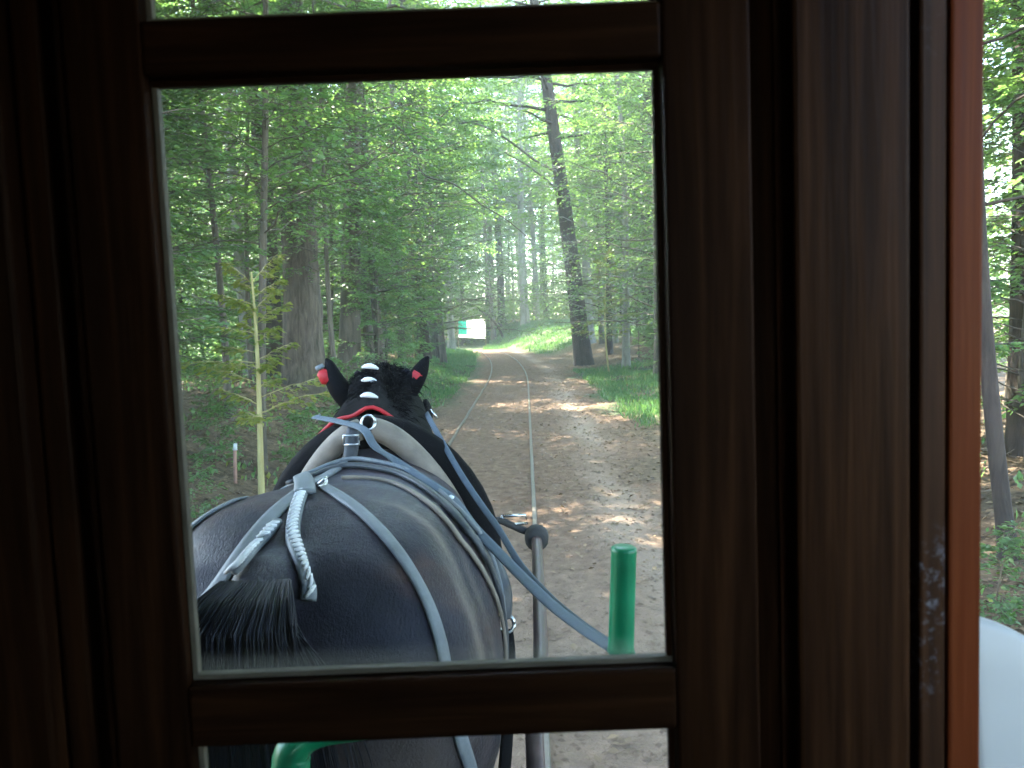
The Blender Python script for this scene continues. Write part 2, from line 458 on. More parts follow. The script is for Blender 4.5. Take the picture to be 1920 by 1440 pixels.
def spray(O, az, el, L, rng, lsz, ntw, npl, droop, out, wood, rbase):
    """one leafy bough: gently drooping main stem, side twigs lying in one layer, two rows of leaves on each"""
    ns = 9; t = np.linspace(0, 1, ns)
    curve = rng.normal(0, 0.25)
    ang = az + curve * t * t
    z = np.sin(el) * L * t - droop * L * t * t
    r = np.cos(el) * L * t
    st = np.stack([O[0] + r * np.cos(ang), O[1] + r * np.sin(ang), O[2] + z], 1)
    st[1:-1] += rng.normal(0, 0.012 * L, (ns - 2, 3))
    wood.append((st, rbase, 0.004))
    sidev = np.array([-np.sin(az), np.cos(az), 0.0]); fw = np.array([np.cos(az), np.sin(az), 0.0])
    for k in range(ntw):
        tt = 0.18 + 0.82 * (k + rng.random()) / ntw
        b = np.array([np.interp(tt, t, st[:, j]) for j in range(3)])
        sgn = 1 if k % 2 else -1
        th = sgn * rng.uniform(0.55, 1.15) * (1 - 0.5 * tt)
        dirv = fw * np.cos(th) + sidev * np.sin(th); dirv[2] += rng.normal(-0.10, 0.14)
        tl = L * rng.uniform(0.22, 0.42) * (1.15 - 0.75 * tt)
        m_ = max(3, int(npl * (0.6 + 0.6 * rng.random())))
        q = np.linspace(0.12, 1.0, m_)
        pp = b + np.outer(q * tl, dirv); pp[:, 2] -= 0.18 * tl * q * q
        sd = np.cross(np.array([0, 0, 1.0]), dirv); sd /= np.linalg.norm(sd) + 1e-9
        alt = np.where(np.arange(m_) % 2 == 0, 1.0, -1.0)
        ax = dirv[None] * 0.75 + sd[None] * alt[:, None] * rng.uniform(0.5, 1.0, (m_, 1)); ax += rng.normal(0, 0.22, (m_, 3))
        ax[:, 2] -= 0.12
        nn = np.array([[0, 0, 1.0]]) + rng.normal(0, 0.33, (m_, 3))
        out.append((pp + rng.normal(0, 0.02, (m_, 3)) * lsz * 5, ax, nn, lsz * rng.uniform(0.65, 1.2, m_)))
        wood.append((np.stack([b, pp[m_ // 2], pp[-1]]), 0.0035 + lsz * 0.02, 0.0015))


def collect(out, rng, name, m, fine):
    P = np.concatenate([o[0] for o in out]); A = np.concatenate([o[1] for o in out])
    N = np.concatenate([o[2] for o in out]); s = np.concatenate([o[3] for o in out])
    cl = 0.5 + 0.5 * np.sin(P[:, 0] * 1.9 + P[:, 2] * 2.7) * np.sin(P[:, 1] * 2.3 + 1.0)
    rnd = np.clip(0.65 * rng.random(len(P)) + 0.35 * cl, 0, 1)
    return leaf_mesh(name, P, A, N, s, rnd, m, fine)


def trunk_mesh(name, rng, H, r0, bend, wood, m, sides=14, rings=26, rough=0.03, furrow=0.0, flare=0.35, minr=0.0):
    """tapered trunk with root flare and its limbs in one continuous-looking mesh"""
    V = []; F = []
    zs = np.linspace(0, 1, rings) ** 1.25 * H
    ph = rng.random(6) * 6.28
    cx = bend[0] * (zs / H) + bend[2] * np.sin(zs / H * 4.2 + ph[0]); cy = bend[1] * (zs / H) + bend[2] * np.sin(zs / H * 3.4 + ph[1])
    cx -= cx[0]; cy -= cy[0]
    for i, z in enumerate(zs):
        r = r0 * (1 - 0.72 * (z / H) ** 1.1) * (1 + flare * math.exp(-z / (r0 * 2.2)))
        for k in range(sides):
            a = 2 * math.pi * k / sides
            rr = r * (1 + rough * math.sin(3 * a + ph[2] + z * .7) + rough * math.sin(5 * a + ph[3] - z * 1.3) + flare * 0.4 * math.exp(-z / (r0 * 1.5)) * math.sin(4 * a + ph[4]))
            if furrow: rr += furrow * (abs(math.sin(k * math.pi / 3.0 + 1.1 * math.sin(z * 2.1 + k))) - 0.6) + furrow * 0.35 * rng.normal()
            V.append((cx[i] + rr * math.cos(a), cy[i] + rr * math.sin(a), z - (0.25 if i == 0 else 0)))
    for i in range(rings - 1):
        for k in range(sides):
            k2 = (k + 1) % sides
            F.append((i * sides + k, i * sides + k2, (i + 1) * sides + k2, (i + 1) * sides + k))
    for st, ra, rb in wood:
        if ra < minr: continue
        nn = len(st); v, f = tube_data(st, [ra + (rb - ra) * (j / (nn - 1)) for j in range(nn)], 4 if ra > 0.008 else 3, False, len(V))
        V += v; F += f
    me = bpy.data.meshes.new(name); me.from_pydata([tuple(q) for q in V], [], F); me.materials.append(m)
    me.polygons.foreach_set('use_smooth', [True] * len(me.polygons)); me.update()
    return me, (zs, cx, cy)


def make_tree(kind, seed, leafm, barkm, H, r0, h0, nb, L0, L1, lsz, ntw, npl, bend=(0, 0, 0.1), fine=False, el=(0.05, 0.5), droop=0.14, furrow=0.0, sides=14, rings=26, minr=0.0, azfun=None):
    rng = np.random.default_rng(seed); out = []; wood = []
    # trunk axis first so boughs start on it
    rr = np.random.default_rng(seed + 1000)
    me_t, (zs, cx, cy) = trunk_mesh(kind + '_trunk', np.random.default_rng(seed + 1000), H, r0, bend, [], barkm, sides, rings, furrow=furrow)
    for k in range(nb):
        f = (k + rng.random()) / nb; z = h0 + (H * 0.98 - h0) * f ** 0.9
        O = np.array([np.interp(z, zs, cx), np.interp(z, zs, cy), z])
        L = (L0 + (L1 - L0) * f) * rng.uniform(0.65, 1.2)
        az = k * 2.399 + rng.normal(0, 0.4)
        if azfun is not None: az = azfun(az, rng)
        spray(O, az, rng.uniform(*el) + 0.5 * f * f, L, rng, lsz, ntw, npl, droop, out, wood, max(0.006, r0 * 0.22 * (1 - 0.6 * f)))
    bpy.data.meshes.remove(me_t)
    me_t, _ = trunk_mesh(kind + '_trunk', np.random.default_rng(seed + 1000), H, r0, bend, wood, barkm, sides, rings, furrow=furrow, minr=minr)
    me_c = collect(out, rng, kind + '_crown', leafm, fine)
    return me_t, me_c


PROTO = {}
for k in range(3):
    PROTO['sapling%d' % k] = make_tree('sapling', 20 + k, LEAF2 if k != 1 else LEAF, BARK_G, 6.2 + k * 0.8, 0.045, 0.5, 74, 2.0, 1.1, 0.09, 17, 10, bend=(0.3 * (k - 1), 0.1, 0.12), fine=True, minr=0.0045, sides=8)
for k in range(4):
    PROTO['beech%d' % k] = make_tree('beech', 40 + k, LEAF if k % 2 else LEAF2, (BARK_G, BARK_P, BARK_D, BARK_G)[k], 13 + k, 0.15, 1.4, 92, 4.2, 1.8, 0.13, 15, 8, bend=(0.5 * (k - 1.5), 0.3, 0.15), minr=0.006)
for k in range(3):
    PROTO['tall%d' % k] = make_tree('tall_tree', 60 + k, LEAF, (BARK_D, BARK_G, BARK_P)[k], 23 + k, 0.27, 7.5, 84, 5.4, 2.6, 0.23, 18, 9, bend=(0.6 * (k - 1), 0.2, 0.18), minr=0.02)
for k in range(3):
    PROTO['far%d' % k] = make_tree('far_tree', 80 + k, LEAF2 if k else LEAF, (BARK_D, BARK_G, BARK_P)[k], 21 + 2 * k, 0.22, 1.5, 90, 4.8, 2.6, 0.27, 14, 8, bend=(0.4 * (k - 1), 0.2, 0.2), minr=0.03)
for k in range(2):
    PROTO['bush%d' % k] = make_tree('bush', 95 + k, LEAF2, TWIG, 1.1, 0.014, 0.12, 22, 0.75, 0.35, 0.075, 8, 7, bend=(0.1, 0.1, 0.05), fine=True, sides=6, rings=8, minr=0.003)
for k in range(2):
    PROTO['screen%d' % k] = make_tree('screen_tree', 140 + k, LEAF2 if k else LEAF, BARK_G, 8.5 + k, 0.06, 2.9, 70, 2.7, 1.3, 0.088, 18, 10, bend=(0.4 - 0.8 * k, 0.1, 0.12), fine=True, minr=0.0045, sides=8, droop=0.16)
PROTO['yellow'] = make_tree('sunlit_sapling', 99, LEAFY, STEMY, 3.6, 0.03, 1.0, 26, 1.0, 0.45, 0.08, 9, 8, bend=(0.15, 0, 0.06), sides=8, minr=0.004)
bpy.data.meshes
USED = []


def plant(proto, x, y, name, label, cat, group=None, sc=1.0, rz=None, bark=None, trunk_only=False, lean=(0, 0)):
    root = empty(name, (x, y, float(gz(x, y)) - 0.02), random.uniform(0, 6.28) if rz is None else rz, label, cat, group)
    root.scale = (sc, sc, sc); root.rotation_euler[0] = lean[1]; root.rotation_euler[1] = lean[0]
    mt, mc = PROTO[proto]
    stemname = 'stem' if cat in ('bush', 'sapling') else 'trunk'
    t = bpy.data.objects.new(stemname, mt); COL.objects.link(t); t.parent = root
    if bark is not None: t.material_slots[0].link = 'OBJECT'; t.material_slots[0].material = bark
    if not trunk_only:
        c = bpy.data.objects.new('foliage' if stemname == 'stem' else 'crown', mc); COL.objects.link(c); c.parent = root
    USED.append((x, y)); return root


def gx(px, Y):
    """sideways position of a picture column at distance Y, near the horizon"""
    return at(px, 620, Y).x


# --- trees one can point at -----------------------------------------------------------------
PROTO['oak'] = make_tree('oak', 121, LEAF, BARK_F, 19, 0.40, 7.5, 50, 4.4, 1.8, 0.14, 16, 9, bend=(0.3, 0.2, 0.12), furrow=0.035, sides=44, rings=54, minr=0.02)
PROTO['pine'] = make_tree('pine', 122, LEAF, BARK_D, 24, 0.40, 10.0, 50, 4.4, 1.8, 0.2, 14, 9, bend=(-2.6, 0.2, 0.1), sides=20, rings=40, minr=0.02)
PROTO['leaner'] = make_tree('leaner', 123, LEAF2, BARK_G, 20, 0.27, 8.0, 44, 4.0, 1.6, 0.13, 14, 9, bend=(1.9, 0.2, 0.10), sides=18, rings=34, minr=0.02)
plant('oak', gx(563, 17.5), 17.5, 'oak_tree', 'thickest furrowed grey-brown trunk standing on the left bank above the horse', 'tree', rz=0.0)
plant('leaner', gx(648, 20.5), 20.5, 'leaning_tree', 'grey trunk leaning right just beyond the thick furrowed trunk', 'tree', rz=0.0)
PINE = plant('pine', gx(1094, 37), 37, 'pine_tree', 'dark bare trunk leaning left at the right edge of the track bend', 'tree', rz=0.0)
plant('tall0', gx(500, 19), 19.5, 'oak_tree', 'dark slimmer trunk pressed against the left of the thick furrowed trunk', 'tree', sc=0.9, rz=0.6)
plant('tall0', gx(787, 42), 42, 'pine_tree', 'dark straight trunk behind the yellow-lit sapling left of the track', 'tree', sc=0.8, rz=2.0)
plant('tall0', gx(822, 40), 40, 'pine_tree', 'thin dark trunk left of the white sheet', 'tree', sc=0.55, rz=1.0)
plant('tall2', gx(846, 58), 58, 'birch_tree', 'pale trunk with a bright top standing just behind the white sheet', 'tree', sc=1.0, rz=2.4)
plant('tall0', gx(942, 84), 84, 'pine_tree', 'brown trunk right of the white sheet beyond the track bend', 'tree', sc=1.5, rz=0.3)
plant('tall2', gx(985, 78), 78, 'beech_tree', 'pale grey trunk rising from the grassy bank at the end of the path', 'tree', sc=1.5, rz=1.3)
plant('tall2', gx(1008, 80), 82, 'beech_tree', 'slimmer pale trunk close to the right of the pale grey one on the bank', 'tree', sc=1.1, rz=4.1)
plant('tall1', gx(1128, 46), 46, 'pine_tree', 'thin grey trunk just right of the dark leaning trunk', 'tree', sc=0.6, rz=5.0)
plant('tall0', gx(1172, 50), 50, 'pine_tree', 'stout dark trunk low among the leaves on the right side', 'tree', sc=1.05, rz=3.0)
plant('tall1', gx(1152, 66), 66, 'pine_tree', 'brownish trunk half hidden between the two dark trunks on the right', 'tree', sc=0.9, rz=0.9)
plant('tall0', gx(1212, 43), 43, 'pine_tree', 'dark trunk nearest the right stile of the window', 'tree', sc=0.6, rz=1.9)
plant('tall1', gx(470, 34), 34, 'oak_tree', 'grey trunk glimpsed through leaves at the far left of the window', 'tree', sc=0.8, rz=3.3)
plant('tall1', gx(735, 52), 52, 'oak_tree', 'grey trunk behind the leaning trunk, in front of the bright clearing', 'tree', sc=0.9, rz=3.9)
# by the open side of the tram
PROTO['thin'] = make_tree('thin', 131, LEAF, BARK_D, 9, 0.066, 2.6, 26, 2.2, 1.0, 0.10, 14, 9, bend=(-0.55, 0.2, 0.13), sides=12, rings=30, minr=0.006)
plant('thin', gx(1897, 6.3), 6.3, 'young_tree', 'slender crooked grey stem seen past the red-brown corner post', 'tree', rz=0.0)
plant('tall0', gx(1935, 9.5), 9.5, 'oak_tree', 'dark trunk at the top right corner behind the slender stem', 'tree', sc=0.8, rz=0.0)

# --- beeches with layered boughs over the path ----------------------------------------------
beech = [(-4.7, 24, 0, 'on the left verge just past the thick trunk'), (-5.6, 31, 1, 'left of the track halfway to the bend'),
         (-6.8, 40, 2, 'left of the track near the white sheet'), (4.4, 27, 3, 'on the right verge halfway to the bend'),
         (5.6, 33, 0, 'right of the track before the dark leaning trunk'), (4.9, 44, 1, 'right of the bend behind the dark leaning trunk'),
         (7.5, 22, 2, 'deep on the right side of the path'), (8.8, 30, 3, 'furthest right in the window'),
         (-9.5, 22, 2, 'up the left bank behind the thick trunk'), (-9.0, 15, 3, 'up the left bank at the far left'),
         (3.4, 53, 0, 'on the bank right of the bend'), (-5.5, 50, 1, 'left of the bend beside the sheet'),
         (-13, 28, 0, 'deep in the left wood'), (11, 41, 1, 'deep in the right wood'),
         (-4.4, 28, 3, 'closest to the left rail before the bend'), (4.0, 38.5, 2, 'closest to the path on the right before the bend'),
         (6.6, 27, 1, 'behind the grassy right verge'), (-8.2, 27, 0, 'second row up the left bank'),
         (-6.8, 19.5, 1, 'beside the leaning trunk on the left bank'), (9.5, 36, 3, 'second row right of the path'),
         (-10.5, 36, 3, 'third row left of the track'), (7.0, 50, 2, 'on the right shoulder of the far bank'),
         (-8.5, 46, 0, 'second row left of the white sheet'), (-3.9, 21.5, 3, 'with boughs reaching furthest over the track'),
         (3.9, 31.5, 1, 'with boughs reaching over the path from the right'), (-3.9, 37.5, 0, 'overhanging the left rail near the bend'),
         (1.0, 92, 2, 'straight behind the far bank'), (5.5, 82, 3, 'on top of the far bank'), (-1.5, 104, 1, 'deepest behind the far bank'), (-11, 78, 3, 'far left of the white sheet')]
BEECH = []
for k, (x, y, v_, s_) in enumerate(beech):
    r_ = plant('beech%d' % v_, x, y, 'beech_tree', 'green beech with layered boughs ' + s_, 'tree', sc=1.0 + 0.1 * math.sin(k * 2.1)); BEECH.append((s_, r_))
for k, (x, y, sc_, txt) in enumerate([(-4.0, 100, 1.35, 'left of the gap in the wood at the end of the path'), (2.6, 97, 1.3, 'in the middle of the gap at the end of the path'), (-0.5, 116, 1.5, 'deepest in the gap at the end of the path'), (7.5, 105, 1.4, 'right of the gap at the end of the path'), (-9.0, 108, 1.4, 'deep behind the white sheet')]):
    plant('tall%d' % ((k * 2 + 1) % 3), x, y, 'forest_tree', 'tall leafy tree ' + txt, 'tree', sc=sc_)
for k, (x, y, sc_, txt) in enumerate([(-4.3, 33.5, 1.0, 'tall dark trunk standing close to the left rail before the bend'), (-4.9, 43.0, 1.05, 'tall grey trunk standing close to the left rail at the bend'), (3.9, 49.0, 1.05, 'tall pale trunk at the near edge of the far bank'), (6.8, 42.5, 1.0, 'tall dark trunk right behind the leaning dark trunk'), (-6.2, 52.5, 1.1, 'tall grey trunk at the left edge of the clearing with the sheet')]):
    plant('tall%d' % (k % 3), x, y, 'forest_tree', txt, 'tree', sc=sc_)
# --- understorey on the near left bank --------------------------------------------------------
sap = [(-5.1, 9.2, 0, 0.95, 'nearest the window on the left bank'), (-6.0, 11.5, 1, 1.1, 'behind the nearest one on the left bank'),
       (-6.4, 9.4, 2, 1.1, 'at the left window edge'),
       (-7.4, 15.2, 0, 1.2, 'just left of the thick furrowed trunk'),
       (-7.6, 12.3, 1, 1.2, 'high on the left bank'), (-3.9, 20.5, 0, 0.9, 'at the foot of the leaning trunk'),
       (5.1, 25.5, 1, 0.8, 'on the grassy right verge'), (6.4, 19.0, 2, 0.9, 'right of the path by the window stile'),
       (-5.0, 7.6, 0, 1.0, 'cut by the left window edge'), (-8.3, 20.5, 1, 1.0, 'behind and left of the thick furrowed trunk'), (-10.2, 24.0, 0, 1.2, 'in the left wood behind the thick trunk'), (-7.8, 25.0, 2, 1.0, 'in the left wood between the two big trunks'), (-11.5, 19.0, 1, 1.2, 'deep at the left window edge'), (-8.8, 16.0, 2, 1.2, 'highest on the left bank'), (5.6, 9.0, 0, 1.0, 'right behind the slender stem at far right'), (7.4, 11.5, 2, 1.2, 'at the far right edge of the view'), (-5.6, 22.5, 2, 1.2, 'behind the foot of the leaning trunk'), (-4.6, 26.0, 0, 1.0, 'on the left verge past the leaning trunk'), (7.6, 23.5, 0, 1.1, 'behind the grassy right verge'), (6.0, 30.5, 2, 0.9, 'at the back of the right grass patch'), (8.4, 38.0, 1, 1.2, 'in the right wood behind the dark leaning trunk'), (-7.0, 44.0, 1, 1.3, 'in the left wood before the white sheet'),
       (4.9, 35.0, 0, 0.8, 'in front of the dark leaning trunk'), (-4.9, 35.5, 2, 0.8, 'on the left verge far up the track')]
for k, (x, y, v_, s_, txt) in enumerate(sap):
    plant('sapling%d' % v_, x, y, 'sapling', 'green leafy sapling ' + txt, 'sapling', sc=s_)
for k, (x, y, txt) in enumerate([(-4.6, 8.0, 'nearest the tram, its big leaves at the top left of the window'), (-3.6, 10.6, 'with leaves hanging over the horse ears'), (-4.7, 12.4, 'with boughs hanging before the thick furrowed trunk'), (-7.2, 11.0, 'with high boughs filling the top left of the window'), (-3.7, 15.6, 'with boughs hanging over the leaning trunk'), (-5.9, 17.0, 'behind the one before the thick trunk'), (4.7, 21.0, 'with high boughs at the top right of the window')]):
    plant('screen%d' % (k % 2), x, y, 'young_tree', 'slender young tree ' + txt, 'tree', sc=1.0)
plant('yellow', gx(742, 30), 30, 'sunlit_sapling', 'sunlit yellow-green sapling beside the left verge of the track', 'sapling', sc=1.55)
plant('yellow', gx(1140, 30), 30, 'sunlit_sapling', 'sunlit yellow-tinted sapling before the dark leaning trunk', 'sapling', sc=1.25)
plant('yellow', gx(702, 26), 26, 'sunlit_sapling', 'sunlit yellow-green sapling left of the larger one, beside the leaning trunk', 'sapling', sc=1.2)
plant('yellow', gx(775, 34), 34, 'sunlit_sapling', 'sunlit yellow-green sapling right of the larger one, by the dark straight trunk', 'sapling', sc=1.4)
PROTO['stem'] = make_tree('stem_sapling', 98, LEAFY, STEMY, 2.7, 0.040, 0.9, 24, 0.85, 0.4, 0.085, 9, 8, bend=(0.06, 0, 0.03), sides=9, minr=0.004)
plant('stem', gx(470, 9.0), 9.0, 'sunlit_sapling', 'thin sapling stem coloured sunlit yellow on the near left bank above the litter', 'sapling', sc=1.0)
# right strip beside the corner post
plant('sapling1', gx(1960, 9), 9.5, 'sapling', 'bushy sapling filling the gap behind the slender stem at far right', 'sapling', sc=1.1)
plant('sapling2', gx(1890, 13), 13, 'sapling', 'leafy sapling deeper in the gap beyond the corner post', 'sapling', sc=1.3)
plant('bush0', gx(1875, 5.0), 5.0, 'bush', 'small green bush at the foot of the slender stem at far right', 'bush', sc=0.6)
# low bushes
bl = [(-3.1, 6.4, 'closest to the window on the left bank'), (-4.6, 7.0, 'at the left window edge low on the bank'), (-3.9, 9.8, 'beside the thin yellowish stem'), (-4.6, 11.2, 'up the bank behind the yellowish stem'), (-5.4, 13.6, 'below the thick furrowed trunk'), (-3.3, 14.6, 'on the path edge before the leaning trunk'), (-3.3, 7.6, 'on the litter bank just left of the horse'), (-4.1, 8.4, 'behind the first small bush on the left bank'), (-3.0, 10.6, 'at the left path edge above the horse ear'),
      (-3.6, 12.4, 'further up the left path edge'), (4.2, 15.5, 'on the right verge near the window stile'), (4.9, 29.5, 'on the right grass patch'), (5.6, 38.6, 'right of the foot of the leaning dark trunk'),
      (6.9, 34.0, 'behind the right grass patch'), (-3.4, 24.5, 'on the left grass verge')]
for k, (x, y, txt) in enumerate(bl):
    plant('bush%d' % (k % 2), x, y, 'bush', 'low green bush ' + txt, 'bush', sc=0.5 + 0.15 * (k % 3) + (0.4 if y > 14 else 0))

ub = [(-9, 19.5), (-7.5, 22.5), (-10.5, 21.5), (-12, 25), (-8.6, 29), (-11, 31), (-7.4, 36), (7.5, 27.5), (8.5, 33), (9.5, 25), (7.2, 40), (-6.7, 26.5), (-9.8, 17.2), (-13, 21), (8.2, 45), (-5.9, 33)]
for k, (x, y) in enumerate(ub):
    plant('bush%d' % (k % 2), x, y, 'bush', 'leafy undergrowth bush between the trunks %s' % ('up the left bank' if x < 0 else 'right of the path'), 'bush', 'undergrowth %s' % ('left' if x < 0 else 'right'), sc=1.5 + 0.25 * (k % 4))
# --- the wood behind -------------------------------------------------------------------------
cnt = 0; rng = np.random.default_rng(5)
tries = 0
while cnt < 100 and tries < 4000:
    tries += 1
    y = rng.uniform(46, 140); x = gx(rng.uniform(250, 1330), y)
    if abs(x - float(track_dx(y))) < 3.4 and y < 62: continue
    if 48 < y < 76 and gx(860, y) < x < gx(1050, y): continue
    if any(np.hypot(x - (px0 - 0.40 * q), y - (py0 + 0.46 * q)) < r0 for px0, py0, r0 in ((-6, 67, 5.0), (1.5, 60, 4.5)) for q in range(0, 34, 3)): continue
    if any((x - a_) ** 2 + (y - b_) ** 2 < 3.4 ** 2 for a_, b_ in USED): continue
    v_ = rng.integers(0, 3)
    side = 'left of' if x < track_dx(min(y, 60)) - 1 else 'right of'
    dep = 'near' if y < 75 else ('middle' if y < 105 else 'far')
    plant('far%d' % v_, x, y, 'forest_tree', 'slim forest tree in the %s rows of the wood, %s the track bend' % (dep, side), 'tree', '%s trees %s the bend' % (dep, side), sc=rng.uniform(0.85, 1.25))
    cnt += 1
# woods on both sides that throw the shade: just outside the frame, seen from a step aside
side_spots = [(9, 12), (10, 5), (7, -3), (14, 9), (3.9, -1), (-5.2, 2.5), (4.3, 4), (4.1, 8.3), (5.2, 11.3), (-4.7, 7.3), (8, 1), (-3.7, 0.2), (3.7, -5.5), (12, 18), (-5.6, 8.6), (-7.0, 10.2), (-5.3, 10.9), (-3.6, 5.4), (-3.9, 3.4), (3.5, 2.6)]
for k, (x, y) in enumerate([(6.0, 1.0), (8.2, 3.6)]):
    plant('beech%d' % (k % 4), x, y, 'forest_tree', 'leafy tree of the side woods close beside the tram', 'tree', 'leafy trees beside the tram', sc=0.85)
for x, y in side_spots:
    plant('tall%d' % rng.integers(0, 3), x, y, 'forest_tree', 'tall shade tree of the side woods along the path', 'tree', 'tall trees of the side woods', sc=rng.uniform(0.8, 1.05))

# the far-off wood that closes the view
rw = np.random.default_rng(77); n_ = 90000
yw = rw.uniform(140, 215, n_); xw = rw.uniform(-1, 1, n_) * yw * 0.75; zw = 58 * rw.random(n_)
zw = zw * (0.75 + 0.25 * np.sin(xw * 0.21 + 1.0) * np.sin(yw * 0.17)); zw = zw + gz(xw, yw)
Aw = rw.normal(0, 1, (n_, 3)); Aw[:, 2] *= 0.35; Nw = np.array([[0, -0.25, 1.0]]) + rw.normal(0, 0.5, (n_, 3))
link('distant_wood', leaf_mesh('distant_wood', np.stack([xw, yw, zw], 1), Aw, Nw, rw.uniform(0.6, 1.5, n_), rw.random(n_), LEAF, False, 0.7), LEAF, None, False, 'far green mass of the wood closing the view behind all the trunks', None, None, 'stuff')

# ------------------------------------------------------------------ ground cover
def scatter(name, kindlabel, n_, region, sz, m, up, rng, fine=False, aspect=0.62):
    x, y = region(n_, rng); z = gz(x, y) + 0.012
    n_ = len(x); P = np.stack([x, y, z], 1)
    if up:
        A = np.stack([rng.normal(0, 0.35, n_), rng.normal(0, 0.35, n_), np.ones(n_)], 1); N = rng.normal(0, 1, (n_, 3))
    else:
        a = rng.random(n_) * 6.28; A = np.stack([np.cos(a), np.sin(a), rng.normal(0.05, 0.18, n_)], 1)
        N = np.stack([rng.normal(0, 0.3, n_), rng.normal(0, 0.3, n_), np.ones(n_)], 1)
    s = sz(x, y, rng)
    me = leaf_mesh(name, P, A, N, s, rng.random(n_), m, fine, aspect, 0.1)
    return link(name, me, m, None, False, kindlabel, None, None, 'stuff')


def reg_litter(n_, rng):
    y = 2.5 + 34 * rng.random(n_) ** 1.7; x = rng.uniform(-8, 8.5, n_); u = x - track_dx(y)
    dens = np.where(np.abs(u + 0.1) < 2.0, np.where(u > 0.9, 0.30, np.where(u > 0.2, 0.14, 0.06)), np.where(np.abs(u + 0.1) < 2.5, 0.5, 1.0))
    k = rng.random(n_) < dens; return x[k], y[k]


rg = np.random.default_rng(3)


def undergrowth(name, lab, n_, x0, x1, y0, y1, hgt, sz, m):
    x = rg.uniform(x0, x1, n_); y = rg.uniform(y0, y1, n_)
    cl = 0.5 + 0.5 * np.sin(x * 1.3 + 0.6 * y) * np.sin(y * 0.9 - 0.5 * x)
    z = gz(x, y) + hgt * rg.random(n_) * (0.25 + 0.9 * cl)
    A = rg.normal(0, 1, (n_, 3)); A[:, 2] *= 0.4; N = np.array([[0, 0, 1.0]]) + rg.normal(0, 0.4, (n_, 3))
    link(name, leaf_mesh(name, np.stack([x, y, z], 1), A, N, sz * rg.uniform(.6, 1.3, n_), rg.random(n_), m), m, None, False, lab, None, None, 'stuff')


undergrowth('undergrowth', 'pale green undergrowth covering the left bank between the trunks', 34000, -18, -6.2, 15, 46, 1.5, 0.13, LEAF2)
undergrowth('undergrowth', 'green undergrowth covering the ground right of the path between the trunks', 20000, 6.2, 16, 20, 50, 1.3, 0.13, LEAF)
undergrowth('undergrowth', 'green thicket closing the wood at the end of the path', 40000, -40, 38, 78, 138, 4.2, 0.42, LEAF)
scatter('leaf_litter', 'dry brown fallen leaves covering the banks beside the path', 62000, reg_litter, lambda x, y, r: r.uniform(0.045, 0.09, len(x)), LITTER, False, rg)


def reg_grass(n_, rng):
    X = []; Y = []
    for (x0, x1, y0, y1, f) in ((1.95, 6.5, 15, 33, 0.30), (-4.4, -2.2, 20, 60, 0.24), (-3.5, 8.0, 51, 84, 0.40)):
        m_ = int(n_ * f); y = rng.uniform(y0, y1, m_); x = rng.uniform(x0, x1, m_)
        if y0 < 50: x = x + track_dx(y)
        X.append(x); Y.append(y)
    x = np.concatenate(X); y = np.concatenate(Y); u = x - track_dx(y)
    k = (np.abs(u + 0.1) > 1.95 + 0.3 * np.sin(y * 1.7)) | (y > 64)
    cl = np.sin(x * 2.2 + 1) * np.sin(y * 1.1) + rng.random(len(x)) > 0.15
    k &= cl; return x[k], y[k]


scatter('grass', 'bright green grass on the verges and the far bank', 60000, reg_grass, lambda x, y, r: r.uniform(0.07, 0.20, len(x)) * np.where(y > 45, 1.7, 1.0), GRASS, True, rg, False, 0.16)


def reg_seed(n_, rng):
    y = 4 + 30 * rng.random(n_) ** 1.4; x = rng.uniform(2.4, 8, n_) * np.where(rng.random(n_) < 0.6, -1, 1); u = x - track_dx(y)
    k = (np.sin(x * 3.1 + y) * np.sin(y * 1.9 - x) + 0.5 * rng.random(n_)) > 0.25; return x[k], y[k]


scatter('ground_plants', 'small green seedlings among the fallen leaves on the banks', 9000, reg_seed, lambda x, y, r: r.uniform(0.05, 0.12, len(x)), LEAF2, True, rg, False, 0.7)
# clods and small stones of the path
nb_ = 9000; yb = 3 + 30 * rg.random(nb_) ** 1.8; xb = rg.uniform(-2.3, 2.3, nb_) - 0.1
P0 = np.stack([xb, yb, gz(xb, yb)], 1); rb = rg.uniform(0.006, 0.022, nb_) * (1 + 0.03 * yb)
dirs = np.array([[1, 0, 0], [0, 1, 0], [-1, 0, 0], [0, -1, 0], [0, 0, .7], [0, 0, -.5]], float)
Vb = (P0[:, None, :] + dirs[None] * rb[:, None, None] * rg.uniform(0.6, 1.4, (nb_, 6, 1))).reshape(-1, 3)
tb = np.array([[0, 1, 4], [1, 2, 4], [2, 3, 4], [3, 0, 4]]); Fb = (np.arange(nb_)[:, None, None] * 6 + tb[None]).reshape(-1, 3)
CLOD = simple('sandy_clod', (0.17, 0.115, 0.078), 0.95, 0, 3, 0.4)
mesh_obj('path_clods', Vb.tolist(), Fb.tolist(), CLOD, None, True, 'small clods and stones strewn over the sandy path', None, None, 'stuff')
# dry twigs
V = []; F = []
for k in range(900):
    y = 3 + 26 * rg.random() ** 1.5; x = rg.uniform(2.2, 7.5) * (-1 if rg.random() < 0.7 else 1)
    a = rg.random() * 6.28; L = rg.uniform(0.15, 0.75); z = float(gz(x, y)) + 0.02
    e = rg.uniform(-0.05, 0.5) if rg.random() < 0.5 else rg.uniform(0, 0.1)
    d_ = Vector((math.cos(a) * math.cos(e), math.sin(a) * math.cos(e), math.sin(e)))
    p0 = Vector((x, y, z)); v_, f_ = tube_data([p0, p0 + d_ * L * .5 + Vector(rg.normal(0, .03, 3)), p0 + d_ * L], [0.006, 0.004, 0.002], 3, False, len(V)); V += v_; F += f_
mesh_obj('twig_litter', V, F, TWIG, None, False, 'dry twigs lying on the leaf litter beside the path', None, None, 'stuff')

